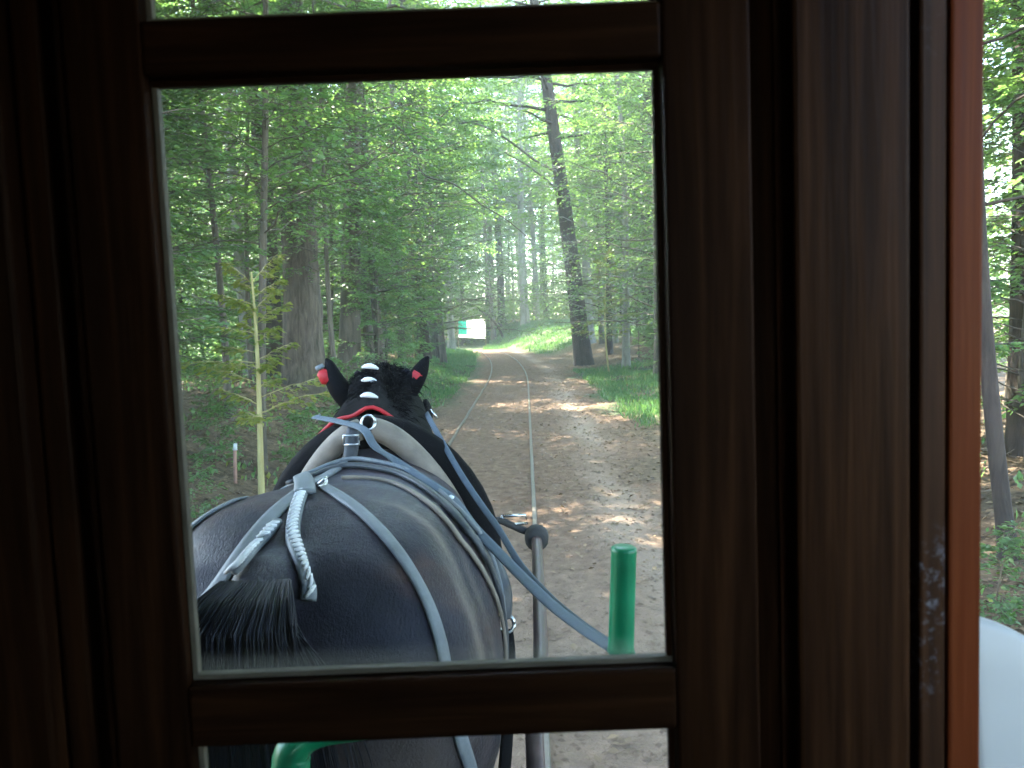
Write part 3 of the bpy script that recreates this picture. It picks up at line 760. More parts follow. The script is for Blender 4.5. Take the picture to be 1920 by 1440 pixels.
# long bare boughs reaching over the path, each a part of its tree
bpy.context.view_layer.update()
def bough(tree_, pts, r0, r1):
    P_ = smooth_path([tree_.matrix_world.inverted() @ q for q in pts], 5)
    tube('bare_bough', P_, list(np.linspace(r0, r1, len(P_))), BARK_G, tree_, 6)
lt = [r_ for s_, r_ in BEECH if 'furthest over the track' in s_][0]
bough(lt, [Vector((lt.location.x, 21.5, 8.0)), at(770, 262, 21.2), at(792, 325, 21), at(850, 345, 20.8), at(905, 385, 20.6), at(950, 412, 20.5), at(995, 450, 20.4)], 0.036, 0.012)
bough(lt, [at(792, 325, 21), at(750, 300, 21), at(715, 262, 21)], 0.03, 0.02)
bough(PINE, [at(1062, 330, 36.9), at(1010, 305, 36.5), at(960, 268, 36), at(905, 236, 35.5), at(862, 228, 35)], 0.075, 0.02)
bough(PINE, [at(1065, 372, 36.9), at(1000, 318, 36.4), at(945, 285, 36)], 0.06, 0.02)
bough(PINE, [at(1066, 380, 36.9), at(1110, 402, 36.6), at(1160, 432, 36.2), at(1190, 462, 36)], 0.05, 0.015)
# a fallen pole leaning by the sheet
lean = [at(893, 578, 74), at(915, 592, 74), at(933, 612, 74), at(944, 634, 74)]
tube('fallen_branch', smooth_path(lean, 4), [0.10] * 13, BARK_D, None, 7, label='dark fallen branch leaning down to the ground right of the white sheet', cat='branch')
tube('fallen_branch', smooth_path([at(862, 592, 72), at(878, 580, 72), at(893, 577, 72)], 4), [0.06] * 9, BARK_P, None, 6, label='thin pale branch slanting up above the white sheet', cat='branch')

# ------------------------------------------------------------------ banner
bn = at(885, 634, 67)
ban = empty('banner', (bn.x, bn.y, float(gz(bn.x, bn.y))), R_(4), 'white sheet banner with a turquoise left panel standing by the track bend', 'banner')
zb = bn.z - float(gz(bn.x, bn.y)); hw = 1.12; hh_ = 1.50
nxs = 16; V = []; F = []
for i in range(nxs + 1):
    u = -hw + 2 * hw * i / nxs
    for j in range(7):
        t_ = j / 6; V.append((u + 0.04 * math.sin(3 * t_), 0.05 * math.sin(4 * u + 3 * t_), zb + 0.02 + hh_ * t_ + 0.05 * math.sin(2.2 * u) * t_ - 0.10 * (u / hw) * (1 - t_)))
for i in range(nxs):
    for j in range(6): F.append((i * 7 + j, (i + 1) * 7 + j, (i + 1) * 7 + j + 1, i * 7 + j + 1))
sh = mesh_obj('sheet', V, F, BANW, ban, True)
Vg = [(v_[0], v_[1] - 0.006, v_[2]) for v_ in V]
Fg = [f_ for k, f_ in enumerate(F) if k // 6 < 5 and 1 <= k % 6 <= 5]; ids = sorted({i for f_ in Fg for i in f_}); mp_ = {q: k for k, q in enumerate(ids)}; Vg = [Vg[q] for q in ids]; Fg = [tuple(mp_[i] for i in f_) for f_ in Fg]
mesh_obj('printed_panel', Vg, Fg, BANG, ban, True, label='turquoise panel at the left end of the sheet')
for sx in (-hw - 0.03, hw + 0.03):
    tube('post', [(sx, 0.05, -0.1), (sx, 0.05, zb + hh_ + 0.1)], 0.035, TWIG, ban, 8)
for zz in (0.25, 0.62):
    tube('marking', [(-hw + 0.2, -0.03, zb + 0.35 + zz), (-hw + 0.35, -0.02, zb + 0.42 + zz), (-hw + 0.48, -0.03, zb + 0.36 + zz)], 0.02, simple('dark_teal_print', (0.02, 0.33, 0.26)), ban, 5)

# small pale stake on the left bank
sp = at(434, 790, 9.6); z0 = float(gz(sp.x, sp.y))
st = empty('stake', (sp.x, sp.y, z0), 0, 'short pinkish wooden stake with a white top on the left bank', 'stake')
h_ = 0.42
tube('shaft', [(0, 0, -0.1), (0.01, 0, h_ * 0.6), (0.02, 0, h_)], 0.022, simple('pinkish_wood', (0.38, 0.22, 0.17), 0.8), st, 7)
tube('cap', [(0.02, 0, h_ - 0.01), (0.03, 0, h_ + 0.07)], [0.030, 0.022], WHITE, st, 8)

# ------------------------------------------------------------------ horse
HX, HY = -0.485, 1.36


def ring(y, zc, hw_, top, bot, n_=28, ex=2.3, x=0.0, crease=0.0):
    out = []
    for k in range(n_):
        a = 2 * math.pi * k / n_; ca, sa = math.cos(a), math.sin(a)
        xx = hw_ * math.copysign(abs(ca) ** (2 / ex), ca)
        zz = (top - zc) * abs(sa) ** (2 / ex) if sa >= 0 else -(zc - bot) * abs(sa) ** (2 / ex)
        if crease and sa > 0: zz -= crease * math.exp(-(xx / 0.05) ** 2)
        out.append(Vector((x + xx, y, zc + zz)))
    return out


def loft(rings, V, F):
    b = len(V); K = len(rings[0])
    for r in rings: V.extend(r)
    for i in range(len(rings) - 1):
        for k in range(K):
            k2 = (k + 1) % K; F.append((b + i * K + k, b + i * K + k2, b + (i + 1) * K + k2, b + (i + 1) * K + k))
    F.append(tuple(b + k for k in range(K))[::-1]); F.append(tuple(b + (len(rings) - 1) * K + k for k in range(K)))


def oring(c, axis, ra, rb, n_=20):
    """ellipse ring about c, perpendicular to axis; ra across x, rb in the other direction"""
    ax = Vector(axis).normalized(); s = Vector((1, 0, 0)); s = (s - ax * s.dot(ax)).normalized(); t = ax.cross(s)
    return [Vector(c) + s * (ra * math.cos(2 * math.pi * k / n_)) + t * (rb * math.sin(2 * math.pi * k / n_)) for k in range(n_)]


def horse_body():
    V = []; F = []
    T = [(0.00, 1.32, 0.17, 1.56, 1.05, 0.0), (0.05, 1.32, 0.27, 1.63, 0.98, 0.01), (0.13, 1.33, 0.355, 1.685, 0.92, 0.02), (0.24, 1.34, 0.41, 1.715, 0.88, 0.022),
         (0.38, 1.36, 0.422, 1.735, 0.90, 0.02), (0.54, 1.36, 0.42, 1.728, 0.94, 0.012), (0.72, 1.36, 0.395, 1.705, 0.92, 0.0), (0.92, 1.35, 0.37, 1.685, 0.88, 0),
         (1.10, 1.35, 0.35, 1.695, 0.86, 0), (1.24, 1.35, 0.32, 1.725, 0.88, 0), (1.38, 1.35, 0.29, 1.72, 0.93, 0), (1.50, 1.32, 0.25, 1.62, 1.0, 0), (1.57, 1.3, 0.15, 1.5, 1.1, 0)]
    loft([ring(y, zc, h, tp, bt, 28, 2.25, -0.03 * y, cr) for y, zc, h, tp, bt, cr in T], V, F)
    # neck and head
    hx = -0.09
    nk = [((-0.04, 1.22, 1.42), (0, .6, .8), 0.20, 0.30), ((-0.045, 1.38, 1.52), (0, .65, .75), 0.175, 0.235), ((-0.06, 1.55, 1.64), (0, .7, .7), 0.145, 0.18), ((-0.075, 1.70, 1.74), (0, .8, .55), 0.12, 0.14), ((hx, 1.82, 1.82), (0, .95, .1), 0.105, 0.145)]
    loft([oring(c, a, ra, rb) for c, a, ra, rb in nk], V, F)
    hd = [((hx, 1.74, 1.86), (0, .75, -.4), 0.085, 0.09), ((hx, 1.84, 1.83), (0, .75, -.6), 0.115, 0.14), ((hx, 1.97, 1.70), (0, .7, -.75), 0.115, 0.145), ((hx, 2.10, 1.55), (0, .65, -.8), 0.09, 0.11), ((hx, 2.20, 1.42), (0, .6, -.8), 0.075, 0.085), ((hx, 2.27, 1.33), (0, .6, -.8), 0.08, 0.08), ((hx, 2.31, 1.28), (0, .6, -.8), 0.05, 0.05)]
    loft([oring(c, a, ra, rb) for c, a, ra, rb in hd], V, F)
    for s in (-1, 1):
        e = [((hx + s * 0.065, 1.80, 1.86), 0.035, 0.03), ((hx + s * 0.09, 1.80, 1.91), 0.030, 0.022), ((hx + s * 0.11, 1.79, 1.94), 0.012, 0.012)]
        loft([oring(c, (s * .6, 0, .8), ra, rb, 12) for c, ra, rb in e], V, F)
        # hind leg: stifle forward, hock back, near-vertical cannon
        L = [((s * .22, .30, 1.25), .15, .22), ((s * .235, .27, 1.02), .13, .19), ((s * .225, .22, .86), .095, .13), ((s * .215, .13, .70), .07, .085), ((s * .21, .06, .60), .058, .08), ((s * .21, .07, .50), .045, .052), ((s * .21, .09, .30), .042, .046), ((s * .21, .10, .20), .055, .06), ((s * .21, .14, .11), .052, .055), ((s * .21, .16, .06), .075, .08), ((s * .21, .16, .0), .085, .095)]
        loft([oring(c, (0, 0.0, -1), ra, rb, 16) for c, ra, rb in L], V, F)
        L = [((s * .19, 1.36, 1.25), .12, .17), ((s * .19, 1.35, 1.0), .105, .13), ((s * .185, 1.33, .82), .075, .085), ((s * .18, 1.34, .60), .058, .062), ((s * .18, 1.34, .52), .055, .058), ((s * .18, 1.33, .44), .043, .045), ((s * .18, 1.33, .26), .042, .044), ((s * .18, 1.34, .19), .052, .056), ((s * .18, 1.38, .10), .05, .053), ((s * .18, 1.40, .05), .075, .08), ((s * .18, 1.40, .0), .085, .09)]
        loft([oring(c, (0, 0, -1), ra, rb, 16) for c, ra, rb in L], V, F)
    # root of the tail
    dk = [((0, 0.16, 1.63), (0, -1, .1), .07, .06), ((0.0, 0.02, 1.655), (0, -1, 0), .058, .05), ((0.005, -0.06, 1.64), (0, -.8, -.5), .048, .042), ((0.01, -0.10, 1.58), (0, -.3, -1), .04, .036)]
    loft([oring(c, a, ra, rb, 14) for c, a, ra, rb in dk], V, F)
    me = bpy.data.meshes.new('tmp'); me.from_pydata([tuple(q) for q in V], [], F)
    bm = bmesh.new(); bm.from_mesh(me); bmesh.ops.recalc_face_normals(bm, faces=bm.faces); bm.to_mesh(me); bm.free()
    o = bpy.data.objects.new('tmp', me); COL.objects.link(o)
    md = o.modifiers.new('r', 'REMESH'); md.mode = 'VOXEL'; md.voxel_size = 0.0135
    m2_ = o.modifiers.new('s', 'SMOOTH'); m2_.factor = 0.5; m2_.iterations = 16
    dg = bpy.context.evaluated_depsgraph_get()
    res = bpy.data.meshes.new_from_object(o.evaluated_get(dg)); bpy.data.objects.remove(o); bpy.data.meshes.remove(me)
    res.name = 'horse_body'; return res


horse = empty('horse', (HX, HY, 0.0), 0.0, 'dark bay draught horse in harness seen from behind, pulling the tram', 'horse')
hb = horse_body()
co = np.empty(len(hb.vertices) * 3, np.float32); hb.vertices.foreach_get('co', co); co = co.reshape(-1, 3)
# hip bones, point of the buttock and the furrows of the haunch
nrm = np.empty(len(hb.vertices) * 3, np.float32); hb.vertices.foreach_get('normal', nrm); nrm = nrm.reshape(-1, 3)
disp = np.zeros(len(co), np.float32)
for (cx_, cy_, cz_, sg, am) in ((.30, .52, 1.62, .075, .020), (.20, .05, 1.45, .09, .022), (.33, .28, 1.54, .085, -.014), (.37, .16, 1.28, .10, .014), (.12, .16, 1.40, .06, -.016), (.40, .62, 1.40, .09, -.014), (.24, .34, 1.66, .08, .010)):
    for sx in (-1, 1):
        disp += am * np.exp(-((co[:, 0] - sx * cx_) ** 2 + (co[:, 1] - cy_) ** 2 + (co[:, 2] - cz_) ** 2) / (2 * sg * sg))
co = co + nrm * disp[:, None]; hb.vertices.foreach_set('co', co.ravel().astype(np.float32)); hb.update()
# tan streaks on the right flank and a tan patch on the buttocks
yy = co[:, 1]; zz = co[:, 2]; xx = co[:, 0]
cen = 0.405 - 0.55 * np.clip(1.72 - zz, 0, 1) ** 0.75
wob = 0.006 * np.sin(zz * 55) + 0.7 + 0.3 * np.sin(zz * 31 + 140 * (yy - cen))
tan_mark = 0.62 * np.exp(-((yy - cen) / 0.026) ** 2) * sstep(0.10, 0.22, xx) * sstep(1.25, 1.45, zz) * wob
tan_mark += 0.28 * np.exp(-((yy - cen - 0.075) / 0.02) ** 2) * sstep(0.15, 0.25, xx) * sstep(1.15, 1.4, zz) * wob
tan_mark += 0.25 * np.exp(-((yy - 0.02) / 0.10) ** 2) * np.exp(-((zz - 1.28) / 0.16) ** 2)
a_ = hb.attributes.new('tan_mark', 'FLOAT', 'POINT'); a_.data.foreach_set('value', np.clip(tan_mark, 0, 1).astype(np.float32))
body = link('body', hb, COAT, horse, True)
HM = Matrix.Translation(Vector((HX, HY, 0)))
bvh = BVHTree.FromPolygons([HM @ v_.co for v_ in hb.vertices], [tuple(p_.vertices) for p_ in hb.polygons])

# tail: one mass of long strands
V = []; F = []; rt = np.random.default_rng(8)
core = [((-0.02, -0.06, 1.625), .050, .03), ((-0.025, -0.10, 1.60), .082, .05), ((-0.03, -0.125, 1.53), .098, .055), ((-0.03, -0.13, 1.47), .104, .058), ((-0.03, -0.125, 1.30), .108, .06), ((-0.03, -0.11, 1.05), .10, .06), ((-0.03, -0.09, .75), .07, .045), ((-0.03, -0.08, .62), .03, .03)]
loft([[Vector((c[0] + ra * math.cos(6.2832 * k / 40) * 1.0, c[1] + rb * math.sin(6.2832 * k / 40) * 1.0, c[2])) for k in range(40)] for c, ra, rb in core], V, F)
for k in range(3600):
    a = rt.random() * 6.28; r_ = rt.random() ** 0.35; q = rt.random(); ln = rt.normal(0, 1)
    s0 = Vector((-0.02 + 0.062 * r_ * math.cos(a), -0.050 - 0.05 * q, 1.645 - 0.05 * q))
    ex = math.cos(a) * r_; ey = math.sin(a) * r_
    cl = 0.011 * rt.normal() if rt.random() < 0.8 else 0.03 * rt.normal()
    P_ = [s0, Vector((-0.025 + 0.096 * ex, -0.115 + .055 * ey - 0.02 * (1 - q), 1.605 - 0.05 * q)), Vector((-0.03 + 0.107 * ex + cl, -0.13 + 0.063 * ey, 1.47)),
          Vector((-0.03 + 0.118 * ex + cl * 1.5, -0.125 + 0.068 * ey, 1.25)), Vector((-0.03 + 0.112 * ex + cl * 2 + .010 * ln, -0.11 + .066 * ey, 0.98)), Vector((-0.03 + 0.075 * ex + .015 * ln, -0.09 + .05 * ey, 0.58 + 0.2 * rt.random()))]
    P_ = smooth_path(P_, 2); m_ = len(P_)
    v_, f_ = tube_data(P_, [0.0017 * (1 - 0.6 * j / m_) for j in range(m_)], 3, False, len(V)); V += v_; F += f_
V = [Vector((v_[0] + 0.035, v_[1], 1.66 - (1.66 - v_[2] - 0.04) * 1.0)) for v_ in V]
tail = mesh_obj('tail', V, F, HAIR, horse, True)

# mane plaited along the crest, tied with white tape
V = []; F = []
mp = smooth_path([(-0.045, 1.36, 1.775), (-0.06, 1.50, 1.835), (-0.075, 1.63, 1.875), (-0.088, 1.74, 1.915), (-0.09, 1.84, 1.925)], 6)
v_, f_ = tube_data(mp, [0.026 + 0.004 * math.sin(j * 1.9) + 0.008 * j / len(mp) for j in range(len(mp))], 10, True, 0)
mane = mesh_obj('mane', v_, f_, BLACKL, horse, True)
# ------------------------------------------------------------------ harness


def on_body(pts, lift=0.004, n_=6, fall=None):
    """lay a line over the horse: where a line of sight meets the coat, the point sits on the coat"""
    P2 = smooth_path([Vector((a_, b_, 0)) for a_, b_ in pts], n_); P = []; N = []
    last = None
    for q in P2:
        d_ = ray(q.x, q.y); h = bvh.ray_cast(CAM, d_)
        if h[0] is None:
            t_ = last if last else (fall or 2.0)
            pnt = CAM + d_ * t_; hh2 = bvh.find_nearest(pnt); P.append(hh2[0] + hh2[1] * lift); N.append(hh2[1])
        else:
            last = h[3]; P.append(h[0] + h[1] * lift); N.append(h[1])
    for _ in range(2):
        P = [P[0]] + [(P[i - 1] + P[i] * 2 + P[i + 1]) / 4 for i in range(1, len(P) - 1)] + [P[-1]]
        N = [N[0]] + [(N[i - 1] + N[i] * 2 + N[i + 1]).normalized() for i in range(1, len(N) - 1)] + [N[-1]]
    return P, N


harness = empty('harness', (HX, HY + 1.0, 0.0), 0, 'grey leather draught harness with padded collar on the dark horse', 'harness')
bpy.context.view_layer.update()
OFF = Vector(harness.location)


def strap(name, pts, width, m, thick=0.006, lift=0.003, wrap=None, **kw):
    P, N = on_body(pts, lift)
    if wrap:                                   # carry the strap on round the right flank down to height wrap
        e = P[-1]; zs_ = np.linspace(e.z - 0.03, wrap, 14)
        for z_ in zs_:
            h = bvh.ray_cast(Vector((2.0, e.y + 0.15 * (e.z - z_), z_)), Vector((-1, 0, 0)))
            if h[0] is not None: P.append(h[0] + h[1] * lift); N.append(h[1])
    P = [q - OFF for q in P]
    return ribbon(name, P, N, width, thick, m, harness, **kw)


strap('breeching_strap', [(602, 912), (640, 935), (680, 965), (728, 1015), (770, 1075), (803, 1140), (825, 1210), (836, 1275), (848, 1330), (864, 1390), (880, 1440), (892, 1500)], 0.029, STRAP)
strap('hip_strap', [(574, 915), (520, 960), (480, 1005), (440, 1060), (405, 1110), (378, 1150), (365, 1250)], 0.036, STRAP)
strap('flank_strap', [(566, 905), (510, 917), (450, 938), (400, 962), (362, 990), (345, 1010)], 0.030, STRAP)
strap('back_strap', [(574, 930), (573, 912), (600, 902), (635, 880), (660, 850), (676, 820)], 0.032, STRAP, 0.009)
strap('saddle_band', [(545, 912), (575, 902), (620, 885), (658, 878), (700, 882), (750, 895), (800, 925), (840, 960), (872, 1000)], 0.030, STRAP_D, 0.012, 0.006, wrap=1.0)
strap('saddle_piping', [(560, 907), (590, 893), (625, 878), (658, 869), (700, 873), (755, 888), (805, 918), (845, 955), (872, 985)], 0.013, STRAP, 0.012, 0.010, wrap=1.05)
strap('pad_edge', [(640, 900), (690, 900), (745, 912), (800, 945), (835, 980), (860, 1015)], 0.018, PADTAN, 0.008, 0.003, wrap=1.1)
# plaited crupper cord in two rising runs
for nm, pts in (('crupper_cord', [(566, 930), (556, 960), (550, 1000), (553, 1045), (562, 1080), (574, 1105), (577, 1128)]), ('crupper_cord', [(520, 985), (490, 1025), (462, 1062), (444, 1082)])):
    P, N = on_body(pts, 0.006); P = [q - OFF for q in P]
    cord = ribbon(nm, P, N, 0.030 if pts[0][0] > 550 else 0.022, 0.010, STRAP, harness)
    # white stitches laid across the cord
    acc = 0.0; nxt = 0.02
    for i in range(1, len(P)):
        acc += (P[i] - P[i - 1]).length
        if acc >= nxt:
            nxt += 0.019; t_ = (P[i] - P[i - 1]).normalized(); s_ = t_.cross(N[i]).normalized(); c_ = P[i] + N[i] * 0.011
            tube('stitch', [c_ - s_ * .010 - t_ * .010, c_ + N[i] * .002, c_ + s_ * .010 + t_ * .010], [0.003, 0.0048, 0.003], WHITE, cord, 6)
# keeper where the straps meet
P, N = on_body([(568, 900), (571, 915), (572, 935)], 0.012); ribbon('strap_keeper', [q - OFF for q in P], N, 0.050, 0.010, STRAP, harness)
# buckle knot behind the withers
bx = on_body([(596, 918), (612, 914)], 0.012)[0]
tube('buckle', smooth_path([q - OFF for q in (bx[0], bx[0] + Vector((.02, 0, .015)), bx[-1] + Vector((0, 0, .012)), bx[-1], bx[len(bx) // 2] - Vector((0, 0.01, .006)), bx[0])], 4), 0.004, STEEL, harness, 6)

# collar: black body with a grey padded roll behind it, an oval leaning back a little
CY = HY + 1.30


def collar_loop(a0, a1, hwid, ztop, zbot, y0, lean_, n_=40, nar=0.30):
    out = []
    for i in range(n_ + 1):
        a = a0 + (a1 - a0) * i / n_
        zc = 0.5 * (ztop + zbot); hz = 0.5 * (ztop - zbot)
        ca, sa = math.cos(a), math.sin(a)
        k = 1 - nar * max(0, ca) ** 1.5           # narrower towards the top
        out.append(Vector((HX - 0.028 + hwid * sa * k, y0 + lean_ * (zc + hz * ca - zbot), zc + hz * ca)) - OFF)
    return out


PI = math.pi
lp = collar_loop(0.0, 2 * PI, 0.345, 1.755, 0.95, CY - 0.03, -0.04, nar=0.10)
tube('collar_body', lp, 0.062, BLACKL, harness, 14)
rl = collar_loop(-2.7, -0.10, 0.285, 1.785, 0.95, CY - 0.13, -0.04); tube('collar_roll', rl, [0.035] * len(rl), PADTAN, harness, 12)
rl = collar_loop(0.10, 2.7, 0.30, 1.785, 0.95, CY - 0.13, -0.04); tube('collar_roll', rl, [0.037] * len(rl), PADTAN, harness, 12)
# top strap joining the rolls, ring and buckle
ct = Vector((HX - 0.045, CY - 0.21, 1.775)) - OFF
ribbon('collar_buckle_strap', [ct + Vector((-0.01, 0.02, 0.03)), ct + Vector((-0.012, -0.02, 0.0)), ct + Vector((-0.02, -0.03, -0.06)), ct + Vector((-0.03, -0.04, -0.10))], [Vector((0, -1, .3))] * 4, 0.045, 0.008, STRAP_D, harness)
tube('ring', [ct + Vector((0.035 + 0.022 * math.cos(t_), -0.01 + 0.008 * math.sin(t_), 0.035 + 0.022 * math.sin(t_))) for t_ in np.linspace(0, 2 * PI, 17)], 0.0042, STEEL, harness, 6)
tube('buckle', [ct + Vector((-0.012 + a_, -0.045, -0.012 + b_)) for a_, b_ in ((-.024, -.014), (.024, -.014), (.024, .014), (-.024, .014), (-.024, -.014))], 0.0035, STEEL, harness, 6)
# oval white plate on the right of the band
P, N = on_body([(836, 943), (842, 947), (850, 954)], 0.018); tube('plate', [q - OFF for q in P], [0.004] + [0.010] * (len(P) - 2) + [0.004], WHITE, harness, 8)
# trace hanger on the right flank with its ring and hanging strap
q0 = [at(884, 1000, 2.02), at(918, 1050, 1.97), at(942, 1110, 1.93), at(948, 1160, 1.92)]
ribbon('trace_flap', smooth_path([q - OFF for q in q0], 5), [Vector((0.7, -0.7, 0.25))] * 16, [0.02 + 0.035 * math.sin(PI * i / 15) for i in range(16)], 0.012, STRAP_D, harness)
c_ = at(949, 1170, 1.92) - OFF
tube('ring', [c_ + Vector((0.020 * math.cos(t_), 0.006 * math.sin(t_), 0.020 * math.sin(t_))) for t_ in np.linspace(0, 2 * PI, 17)], 0.005, STEEL, harness, 6)
q0 = [at(949, 1180, 1.92), at(954, 1230, 1.9), at(952, 1320, 1.87), at(945, 1440, 1.84), at(930, 1560, 1.82)]
ribbon('trace', smooth_path([q - OFF for q in q0], 5), [Vector((0.5, -0.85, 0.1))] * 21, 0.032, 0.010, BLACKL, harness)
# ear bonnet: neck cape with red edge, ear covers with red cuffs
bon = empty('ear_bonnet', (HX - 0.09, HY + 1.6, 1.75), 0, 'black bonnet with red edging over the horse ears and neck', 'bonnet')
BO = Vector(bon.location)
V = []; F = []; edge = []
nu, nv = 30, 12
for i in range(nu + 1):
    u = -1 + 2 * i / nu                       # across the neck, left to right
    back = 1.34 + 0.10 * abs(u) ** 1.3        # scalloped hem, furthest back in the middle
    for j in range(nv + 1):
        t_ = j / nv
        y = back + (1.83 - back) * t_
        f = (y - 1.3) / 0.53
        half = 0.245 * (1 - f) + 0.175 * f; crest = 1.80 * (1 - f) + 1.925 * f
        x = -0.065 - 0.03 * f + half * math.sin(u * 1.35) / math.sin(1.35) * (1 + 0.05 * math.sin(9 * u) * (1 - t_))
        z = crest - (0.19 * abs(u) ** 1.6) + 0.008 * math.sin(14 * u) * (1 - t_)
        z += 0.02 * math.exp(-(u / 0.16) ** 2)
        V.append(Vector((HX + x, HY + y, z)) - BO)
        if j == 0: edge.append(V[-1].copy())
for i in range(nu):
    for j in range(nv): F.append((i * (nv + 1) + j, (i + 1) * (nv + 1) + j, (i + 1) * (nv + 1) + j + 1, i * (nv + 1) + j + 1))
cape = mesh_obj('neck_cape', V, F, BLACKL, bon, True)
sd_ = cape.modifiers.new('thickness', 'SOLIDIFY'); sd_.thickness = 0.006
tube('red_piping', edge, 0.0075, RED, bon, 8)
# crown of the bonnet between the ears
V, F = [], []
loft([oring((HX - 0.09, HY + y_, z_), (0, 1, .25), ra, rb, 20) for y_, z_, ra, rb in ((1.62, 1.815, .03, .02), (1.66, 1.83, .105, .075), (1.74, 1.845, .128, .098), (1.82, 1.85, .122, .10), (1.90, 1.84, .10, .09), (1.95, 1.82, .04, .04))], V, F)
cap_ = mesh_obj('cap', [Vector(q) - BO for q in V], F, BLACKL, bon, True)
for (tip, base, cuff) in (((611, 672), (655, 752), (609, 706)), ((804, 668), (750, 750), (780, 707))):
    s = -1 if tip[0] < 690 else 1
    pb = at(*base, HY + 1.78); pt = at(*tip, HY + 1.78); dv = pt - pb
    pts = [pb, pb + dv * .3 + Vector((s * .008, -.012, 0)), pb + dv * .6 + Vector((s * .008, -.012, 0)), pb + dv * .85, pt]
    ear = tube('ear_cover', smooth_path([q - BO for q in pts], 4), list(np.interp(np.linspace(0, 1, 17), [0, .25, .55, .8, 1], [.042, .043, .033, .018, .003])), BLACKL, bon, 12)
    cpos = at(*cuff, HY + 1.755) - BO; dn = dv.normalized()
    tube('red_cuff', [cpos - dn * .03, cpos - dn * .02, cpos + dn * .02, cpos + dn * .03], [.012, .026, .025, .010], RED, ear, 10)
    if s < 0: tube('grey_band', [cpos + dn * .034, cpos + dn * .05], [.020, .016], STRAP, ear, 10)
vv = [BO + v_.co for ob in (cape, cap_) for v_ in ob.data.vertices]; n0 = len(cape.data.vertices)
ff = [tuple(p_.vertices) for p_ in cape.data.polygons] + [tuple(i + n0 for i in p_.vertices) for p_ in cap_.data.polygons]
vv += [HM @ v_.co for v_ in mane.data.vertices]; n1 = n0 + len(cap_.data.vertices); ff += [tuple(i + n1 for i in p_.vertices) for p_ in mane.data.polygons]
bv2 = BVHTree.FromPolygons(vv, ff)
for (px, py) in ((695, 691), (694, 716), (693, 745)):
    h = bv2.ray_cast(CAM, ray(px, py)); c_ = (h[0] if h[0] is not None else at(px, py, HY + 1.6)) - Vector((HX, HY, 0))
    P_ = [c_ + Vector((t_ * 0.030, -0.006 - 0.010 * (1 - t_ * t_), 0.010 - 0.004 * t_ - 0.008 * t_ * t_)) for t_ in (-1, -.6, -.2, .2, .6, 1)]
    tube('hair_tie', P_, [0.004, 0.008, 0.010, 0.010, 0.008, 0.004], WHITE, mane, 8)
# loose hair of the mane and forelock fluffed over the bonnet's crown
V = []; F = []; rf = np.random.default_rng(21)
for k in range(1500):
    u = rf.normal(0, 0.055); y_ = rf.uniform(1.42, 1.86); f = (y_ - 1.42) / 0.44
    zc = np.interp(y_, [1.42, 1.55, 1.66, 1.74, 1.86], [1.80, 1.85, 1.905, 1.94, 1.945]) - 3.2 * u * u
    p0 = Vector((-0.05 - 0.04 * f + u, y_, zc)); d_ = Vector((rf.normal(0, .5) + u * 8, -0.5 + rf.normal(0, .3), 0.5 - abs(u) * 6 + rf.normal(0, .25))).normalized()
    L = rf.uniform(.02, .045); p1 = p0 + d_ * L * .6; p2 = p1 + (d_ + Vector((u * 3, -.3, -.9))).normalized() * L * .6
    v_, f_ = tube_data([p0, p1, p2], [0.0018, 0.0014, 0.0005], 3, False, len(V)); V += v_; F += f_
mesh_obj('forelock', V, F, BLACKL, horse, True)
# bridle glints beside the cheeks
for k, (px, py, dx_) in enumerate(((600, 776, -8), (806, 768, 14))):
    tube('bridle_buckle', [at(px, py, HY + 1.75) - BO, at(px + dx_, py + 16, HY + 1.75) - BO], 0.005, STEEL, bon, 6)
# blinkers at the sides of the head
for s in (-1, 1):
    c_ = Vector((HX - 0.09 + s * 0.165, HY + 1.86, 1.76)) - BO
    V, F = [], []
    loft([oring(c_ + Vector((s * d_, 0, 0)), (1, 0, 0.2), r_ * .8, r_, 16) for d_, r_ in ((-.006, .055), (.006, .06), (.012, .045))], V, F)
    mesh_obj('blinker', V, F, BLACKL, bon, True)

# reins
def free_strap(name, P, width, m, label, nrm=None):
    P = smooth_path(P, 8)
    o0 = P[0].copy(); Q = [q - o0 for q in P]
    N = [nrm or Vector((0.15, -0.55, 0.8))] * len(Q)
    o = ribbon(name, Q, N, width, 0.004, m, None, label=label, cat='rein'); o.location = o0; return o


free_strap('rein', [at(800, 775, HY + 1.70), at(806, 787, 2.78), at(830, 830, 2.60), at(868, 895, 2.46), at(905, 950, 2.36), at(935, 992, 2.24), at(975, 1058, 2.05), at(1030, 1120, 1.8), at(1090, 1172, 1.5), at(1150, 1215, 1.2), at(1166, 1226, 1.16)], 0.0195, REIN, 'blue-grey rein hanging from the right of the horse head to the green post', Vector((-0.45, -0.6, 0.65)))
bk = on_body([(690, 832), (712, 858)], 0.02)[0]
P_ = [at(590, 782, 2.70), at(640, 792, 2.52), at(682, 806, 2.36), at(704, 838, 2.33), at(745, 880, 2.25), at(800, 918, 2.10), at(842, 948, 1.98), at(890, 990, 1.9), at(940, 1042, 1.8), at(985, 1088, 1.7), at(1040, 1140, 1.55), at(1100, 1185, 1.35), at(1152, 1219, 1.17)]
for i in range(2, 8):      # keep it lying on, not in, the coat
    d_ = ray(*[(592, 784), (640, 793), (680, 806), (700, 838), (745, 880), (800, 918), (842, 948), (890, 990)][i]); h = bvh.ray_cast(CAM, d_)
    if h[0] is not None and i > 3: P_[i] = h[0] + h[1] * 0.02
free_strap('rein', P_, 0.026, REIN, 'blue-grey rein crossing the collar top and the right flank of the horse', Vector((0.1, -0.6, 0.8)))

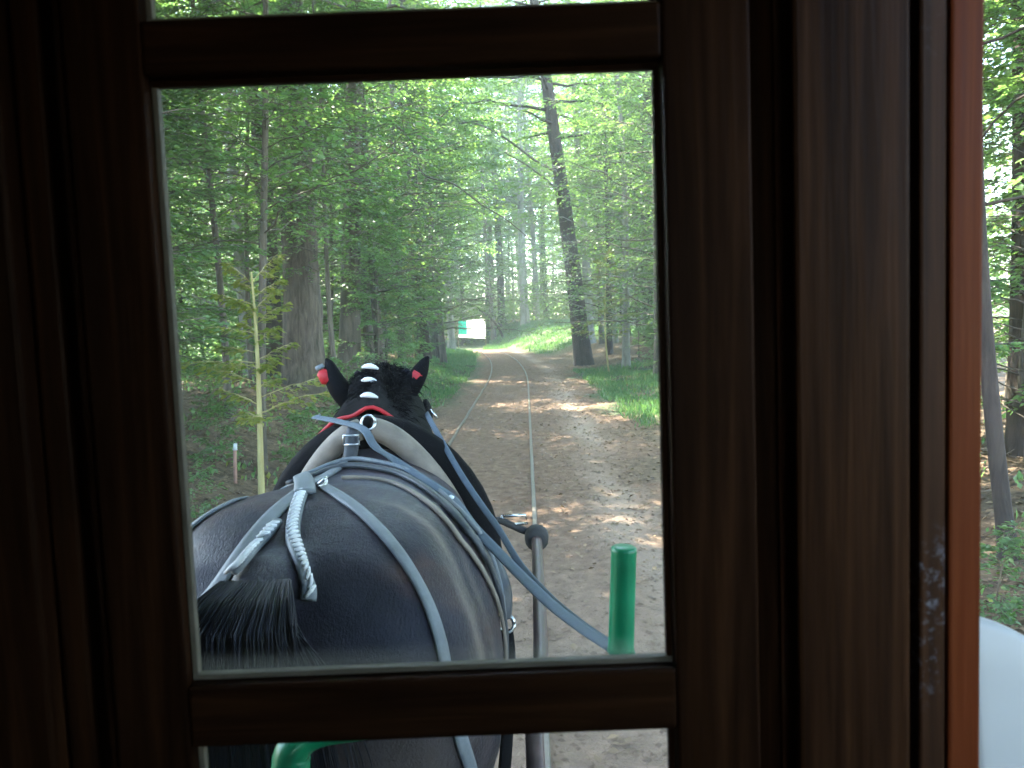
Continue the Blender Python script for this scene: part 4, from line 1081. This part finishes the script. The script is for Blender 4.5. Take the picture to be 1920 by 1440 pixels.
# ------------------------------------------------------------------ tram
TY = 0.70                                   # distance of the front wall's inner face
YAW = R_(1.2)
tram = empty('horse_tram', (-0.70, -1.4, 0.0), YAW, 'dark brown wooden tram body with a glazed front seen from inside', 'tram')
bpy.context.view_layer.update()
TI = tram.matrix_world.inverted()


def loc(px, py, y_local):
    """picture point on the plane at y_local of the tram (tram axes)"""
    o = TI @ CAM; d_ = (TI.to_3x3() @ ray(px, py)); return o + d_ * ((y_local - o.y) / d_.y)


YF = TY + 1.4                               # the same plane in tram coordinates
A_ = loc(290, 700, YF); 
xl = lambda px, y_=YF, py=720: loc(px, py, y_).x
zl = lambda py, y_=YF, px=780: loc(px, py, y_).z
# sash: stiles, rails, panes
x_l, x_r = xl(309), xl(1256)
z_t, z_b = zl(143, YF + .030), zl(1273)
st_l0 = xl(165); st_r1 = xl(1417)
zr_t = zl(17); zr_b = zl(1388)
ZTOP, ZBOT = 2.62, 1.12
box('stile', st_l0, x_l, YF, YF + .036, ZBOT, ZTOP, WOOD_V, tram, label='left upright of the glazed front, in deep shade')
box('stile', x_r, st_r1, YF, YF + .036, ZBOT, ZTOP, WOOD_V, tram, label='right upright of the glazed front')
for za, zb_ in ((z_t, zr_t), (zr_b, z_b)):
    box('rail', x_l, x_r, YF + .001, YF + .035, za, zb_, WOOD_H, tram)
box('rail', x_l, x_r, YF + .001, YF + .035, zr_t + .47, zr_t + .53, WOOD_H, tram)
box('rail', x_l, x_r, YF + .001, YF + .035, ZBOT, ZBOT + .08, WOOD_H, tram)
for za, zb_ in ((z_b, z_t), (zr_t, zr_t + .47), (ZBOT + .08, zr_b)):
    box('window_pane', x_l - .004, x_r + .004, YF + .024, YF + .027, za - .004, zb_ + .004, GLASS, tram, bev=0)
    bd = 0.006
    BEAD = bpy.data.materials.get('outside_lit_bead') or simple('outside_lit_bead', (0.115, 0.105, 0.08), 0.6, 0, 20, 0.3, 0.2)  # bottom and left beads painted paler, as if lit from outside
    box('glazing_bead', x_l + .0005, x_r - .0005, YF + .014, YF + .0235, za + .0005, za + bd, BEAD, tram, .001)
    box('glazing_bead', x_l + .0005, x_r - .0005, YF + .014, YF + .0235, zb_ - bd, zb_ - .0005, WOOD_H, tram, .001)
    box('glazing_bead', x_l + .0005, x_l + bd, YF + .014, YF + .0235, za + bd, zb_ - bd, BEAD, tram, .001)
    box('glazing_bead', x_r - bd, x_r - .0005, YF + .014, YF + .0235, za + bd, zb_ - bd, WOOD_V, tram, .001)
# right-hand uprights
b0, b1 = xl(1484), xl(1696)
box('back_board', st_r1 - .02, b0 + .03, YF + .045, YF + .060, ZBOT, ZTOP, WOOD_V, tram, .001)
box('wall_board', b0, b1, YF - .012, YF + .04, ZBOT, ZTOP, WOOD_V, tram, .004, label='broad dark upright board right of the glazed front')
c0, c1, c2 = xl(1722), xl(1774), xl(1838)
box('back_board', b1 - .02, c0 + .02, YF + .045, YF + .060, ZBOT, ZTOP, WOOD_V, tram, .001)
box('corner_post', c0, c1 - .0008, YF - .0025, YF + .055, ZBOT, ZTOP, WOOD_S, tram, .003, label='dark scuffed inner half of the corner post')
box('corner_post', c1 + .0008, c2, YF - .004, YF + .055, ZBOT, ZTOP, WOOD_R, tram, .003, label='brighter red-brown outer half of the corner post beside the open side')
# left-hand boards
l1 = xl(128)
box('wall_board', l1 - .30, l1 - .032, YF - .015, YF + .04, ZBOT, ZTOP, WOOD_V, tram, .004, label='dark upright board left of the glazed front')
box('back_board', l1 - .05, st_l0 + .02, YF + .045, YF + .060, ZBOT, ZTOP, WOOD_V, tram, .001)
box('cover_strip', l1 - .030, l1 - .004, YF + .006, YF + .044, ZBOT, ZTOP, WOOD_V, tram, .004)
XL, XR = -1.15, c2
box('wall_board', XL, l1 - .305, YF - .01, YF + .04, ZBOT, ZTOP, WOOD_V, tram, .004, label='dark wall board at the far left edge')
# lower front, floor, roof, sides and back
box('front_panel', XL, XR, YF, YF + .04, .62, ZBOT - .002, WOOD_V, tram)
box('floor', XL, XR, -1.9, YF - .001, .56, .615, WOOD_Y, tram)
box('roof', XL - .08, XR + .08, -2.0, YF + .50, ZTOP + .002, ZTOP + .05, WOOD_Y, tram)
box('side_panel', XL, XL + .04, -1.9, YF - .016, .62, ZTOP - .001, WOOD_Y, tram, label='closed dark left side of the tram')
box('side_panel', XR - .04, XR, -1.9, YF - .016, .62, 1.42, WOOD_Y, tram, label='low right side of the tram under the open window')
box('side_panel', XR - .04, XR, -1.9, YF - .016, 2.50, ZTOP - .001, WOOD_Y, tram, label='strip above the open right side')
box('side_panel', XR - .04, XR, -1.9, 1.84, 1.422, 2.498, WOOD_Y, tram, label='closed rear half of the right side')  # unseen stretch closed up to cut the light inside the tram
box('rear_panel', XL + .041, XR - .75, -1.9, -1.86, .62, ZTOP - .001, WOOD_V, tram, label='closed left half of the rear wall')  # unseen half closed to keep light off the left boards
box('rear_panel', XR - .748, XR - .041, -1.9, -1.86, .62, 1.55, WOOD_V, tram, label='low rear wall under an opening added to light the right boards')  # unseen rear wall, left open above to light the right-hand boards
px_ = (TI @ Vector((-0.52, 0.4, 2))).x
box('added_shade_board', px_ - .03, px_, -1.8, YF - .016, .62, ZTOP - .001, WOOD_Y, tram)  # unseen board added to shade the left side of the frame
# underframe and wheels so that it stands on its rails
box('underframe', XL + .1, XR - .1, -1.6, YF + .35, .40, .555, WOOD_Y, tram)
for yy_ in (-.9, 1.3):
    for xx_ in (-0.7175, 0.7175):
        V, F = [], []
        loft([oring((xx_ + d_, yy_, .295), (1, 0, .0001), r_, r_, 28) for d_, r_ in ((-.045, .25), (-.04, .262), (.03, .262), (.035, .25))], V, F)
        mesh_obj('wheel', V, F, RUBBER, tram, True)
# front platform and dash
box('platform', XL, XR, YF + .042, YF + .50, .56, .61, WOOD_Y, tram)


def tl(px, py, Y): return TI @ at(px, py, Y)


# green post with domed cap and the tube that carries it
DY = 1.12
top = tl(1170, 1024, DY); bot = tl(1164, 1222, DY)
V = []; F = []
dz = top.z - bot.z
prof = [(0.0, .0200), (0.06, .0186), (0.25, .0184), (0.93, .0180), (0.955, .0186), (0.985, .0180), (0.997, .0150), (1.0, .006)]
pts = [bot + (top - bot) * t_ for t_, _ in prof]
tube('green_post', pts, [r_ for _, r_ in prof], GREEN, tram, 24, label='round capped green post standing up in front of the window')
p1, p2 = tl(1164, 1240, DY), tl(1120, 1275, DY)
dash = smooth_path([bot + Vector((0.004, 0, .004)), tl(1150, 1262, DY), tl(1080, 1300, DY), tl(900, 1340, DY), tl(700, 1366, DY - .02), tl(600, 1376, DY - .04), tl(556, 1400, DY - .05), tl(545, 1440, DY - .05), tl(543, 1600, DY - .05)], 6)
tube('dash_tube', dash, list(np.interp(np.arange(len(dash)), [0, 24, 40, len(dash)], [.018, .014, .026, .029])), GREEN, tram, 16, label='bent green tube of the front dash behind the bottom rail')
lo_ = dash[-1]; tube('dash_leg', [lo_ + Vector((0, 0, .002)), Vector((lo_.x, lo_.y, .61))], .028, GREEN, tram, 14)
# shaft beside the horse with rubber end ring
s0 = TI @ Vector((0.055, 1.25, 1.20)); s1 = tl(1006, 1003, 3.0); s_m = tl(1014, 1230, 2.0); s_b = tl(1004, 1430, 1.55)
shaft_pts = [TI @ Vector((0.03, 1.12, .62)), s_b, s_m, s1]
tube('shaft', smooth_path(shaft_pts, 8), .0195, PIPE, tram, 14)
V, F = [], []
ax = (s1 - s_m).normalized()
tube('shaft_ring', [s1 - ax * .07, s1 - ax * .06, s1 - ax * .01, s1 + ax * .02], [.030, .044, .046, .034], RUBBER, tram, 16)
lp_ = [tl(1027 + 0, 1012, 2.95)]
tube('end_collar', [s1 + ax * .02, s1 + ax * .05], [.032, .020], RUBBER, tram, 14)
# steel bracket on the shaft end
q = [tl(940, 968, 3.0), tl(985, 966, 3.0), tl(990, 981, 3.0), tl(950, 984, 3.0), tl(940, 968, 3.0)]
tube('steel_bracket', q, .006, STEEL, tram, 6)
tube('bracket_arm', [tl(905, 975, 2.98), tl(940, 976, 3.0), tl(975, 992, 3.0), s1], .014, RUBBER, tram, 8)
# other shaft on the far side of the horse
mir = [Vector((2 * (HX + 0.70) - 0.0 - q_.x - 0.0, q_.y, q_.z)) for q_ in smooth_path(shaft_pts, 8)]
tube('shaft', mir, .0195, PIPE, tram, 14)
# pale curved panel outside the open right side
V = []; F = []
n1_, n2_ = 14, 10
pa, pb2 = tl(1790, 1140, 1.05), tl(2150, 1420, 1.05)
for i in range(n1_ + 1):
    t_ = i / n1_
    edge_px = (1790 + 400 * t_, 1143 + 60 * t_ + 330 * t_ ** 2.0)
    e_ = tl(*edge_px, 1.02)
    for j in range(n2_ + 1):
        s_ = j / n2_
        V.append(Vector((e_.x, e_.y + 0.07 * math.sin(s_ * PI / 2) ** .6 * 0 - 0.05 * (1 - math.cos(s_ * PI / 2)) - .02 * math.sin(4 * s_), e_.z - 0.62 * s_)))
for i in range(n1_):
    for j in range(n2_): F.append((i * (n2_ + 1) + j, (i + 1) * (n2_ + 1) + j, (i + 1) * (n2_ + 1) + j + 1, i * (n2_ + 1) + j + 1))
mg = mesh_obj('wing_panel', V, F, PALE, tram, True, label='smooth pale grey panel with a sloping rounded top outside the open side')
sm_ = mg.modifiers.new('thickness', 'SOLIDIFY'); sm_.thickness = 0.03; bv = mg.modifiers.new('edge', 'BEVEL'); bv.width = .01; bv.segments = 3
box('wing_bracket', XR + .001, tl(1800, 1500, 1.0).x + .05, YF + .32, YF + .36, 1.22, 1.26, GREEN, tram)

# ------------------------------------------------------------------ haze in the wood
HAZE = bpy.data.materials.new('forest_haze'); HAZE.use_nodes = True
n = HAZE.node_tree.nodes; n.clear()
pv = n.new('ShaderNodeVolumePrincipled'); ho = n.new('ShaderNodeOutputMaterial')
pv.inputs['Color'].default_value = (0.80, 0.90, 0.84, 1); pv.inputs['Density'].default_value = 0.0019
HAZE.node_tree.links.new(pv.outputs[0], ho.inputs['Volume'])
hz = box('haze', -175, 175, -20, 265, -1.3, 66, HAZE, None, 0, kind='stuff', label='thin pale haze hanging between the trunks')
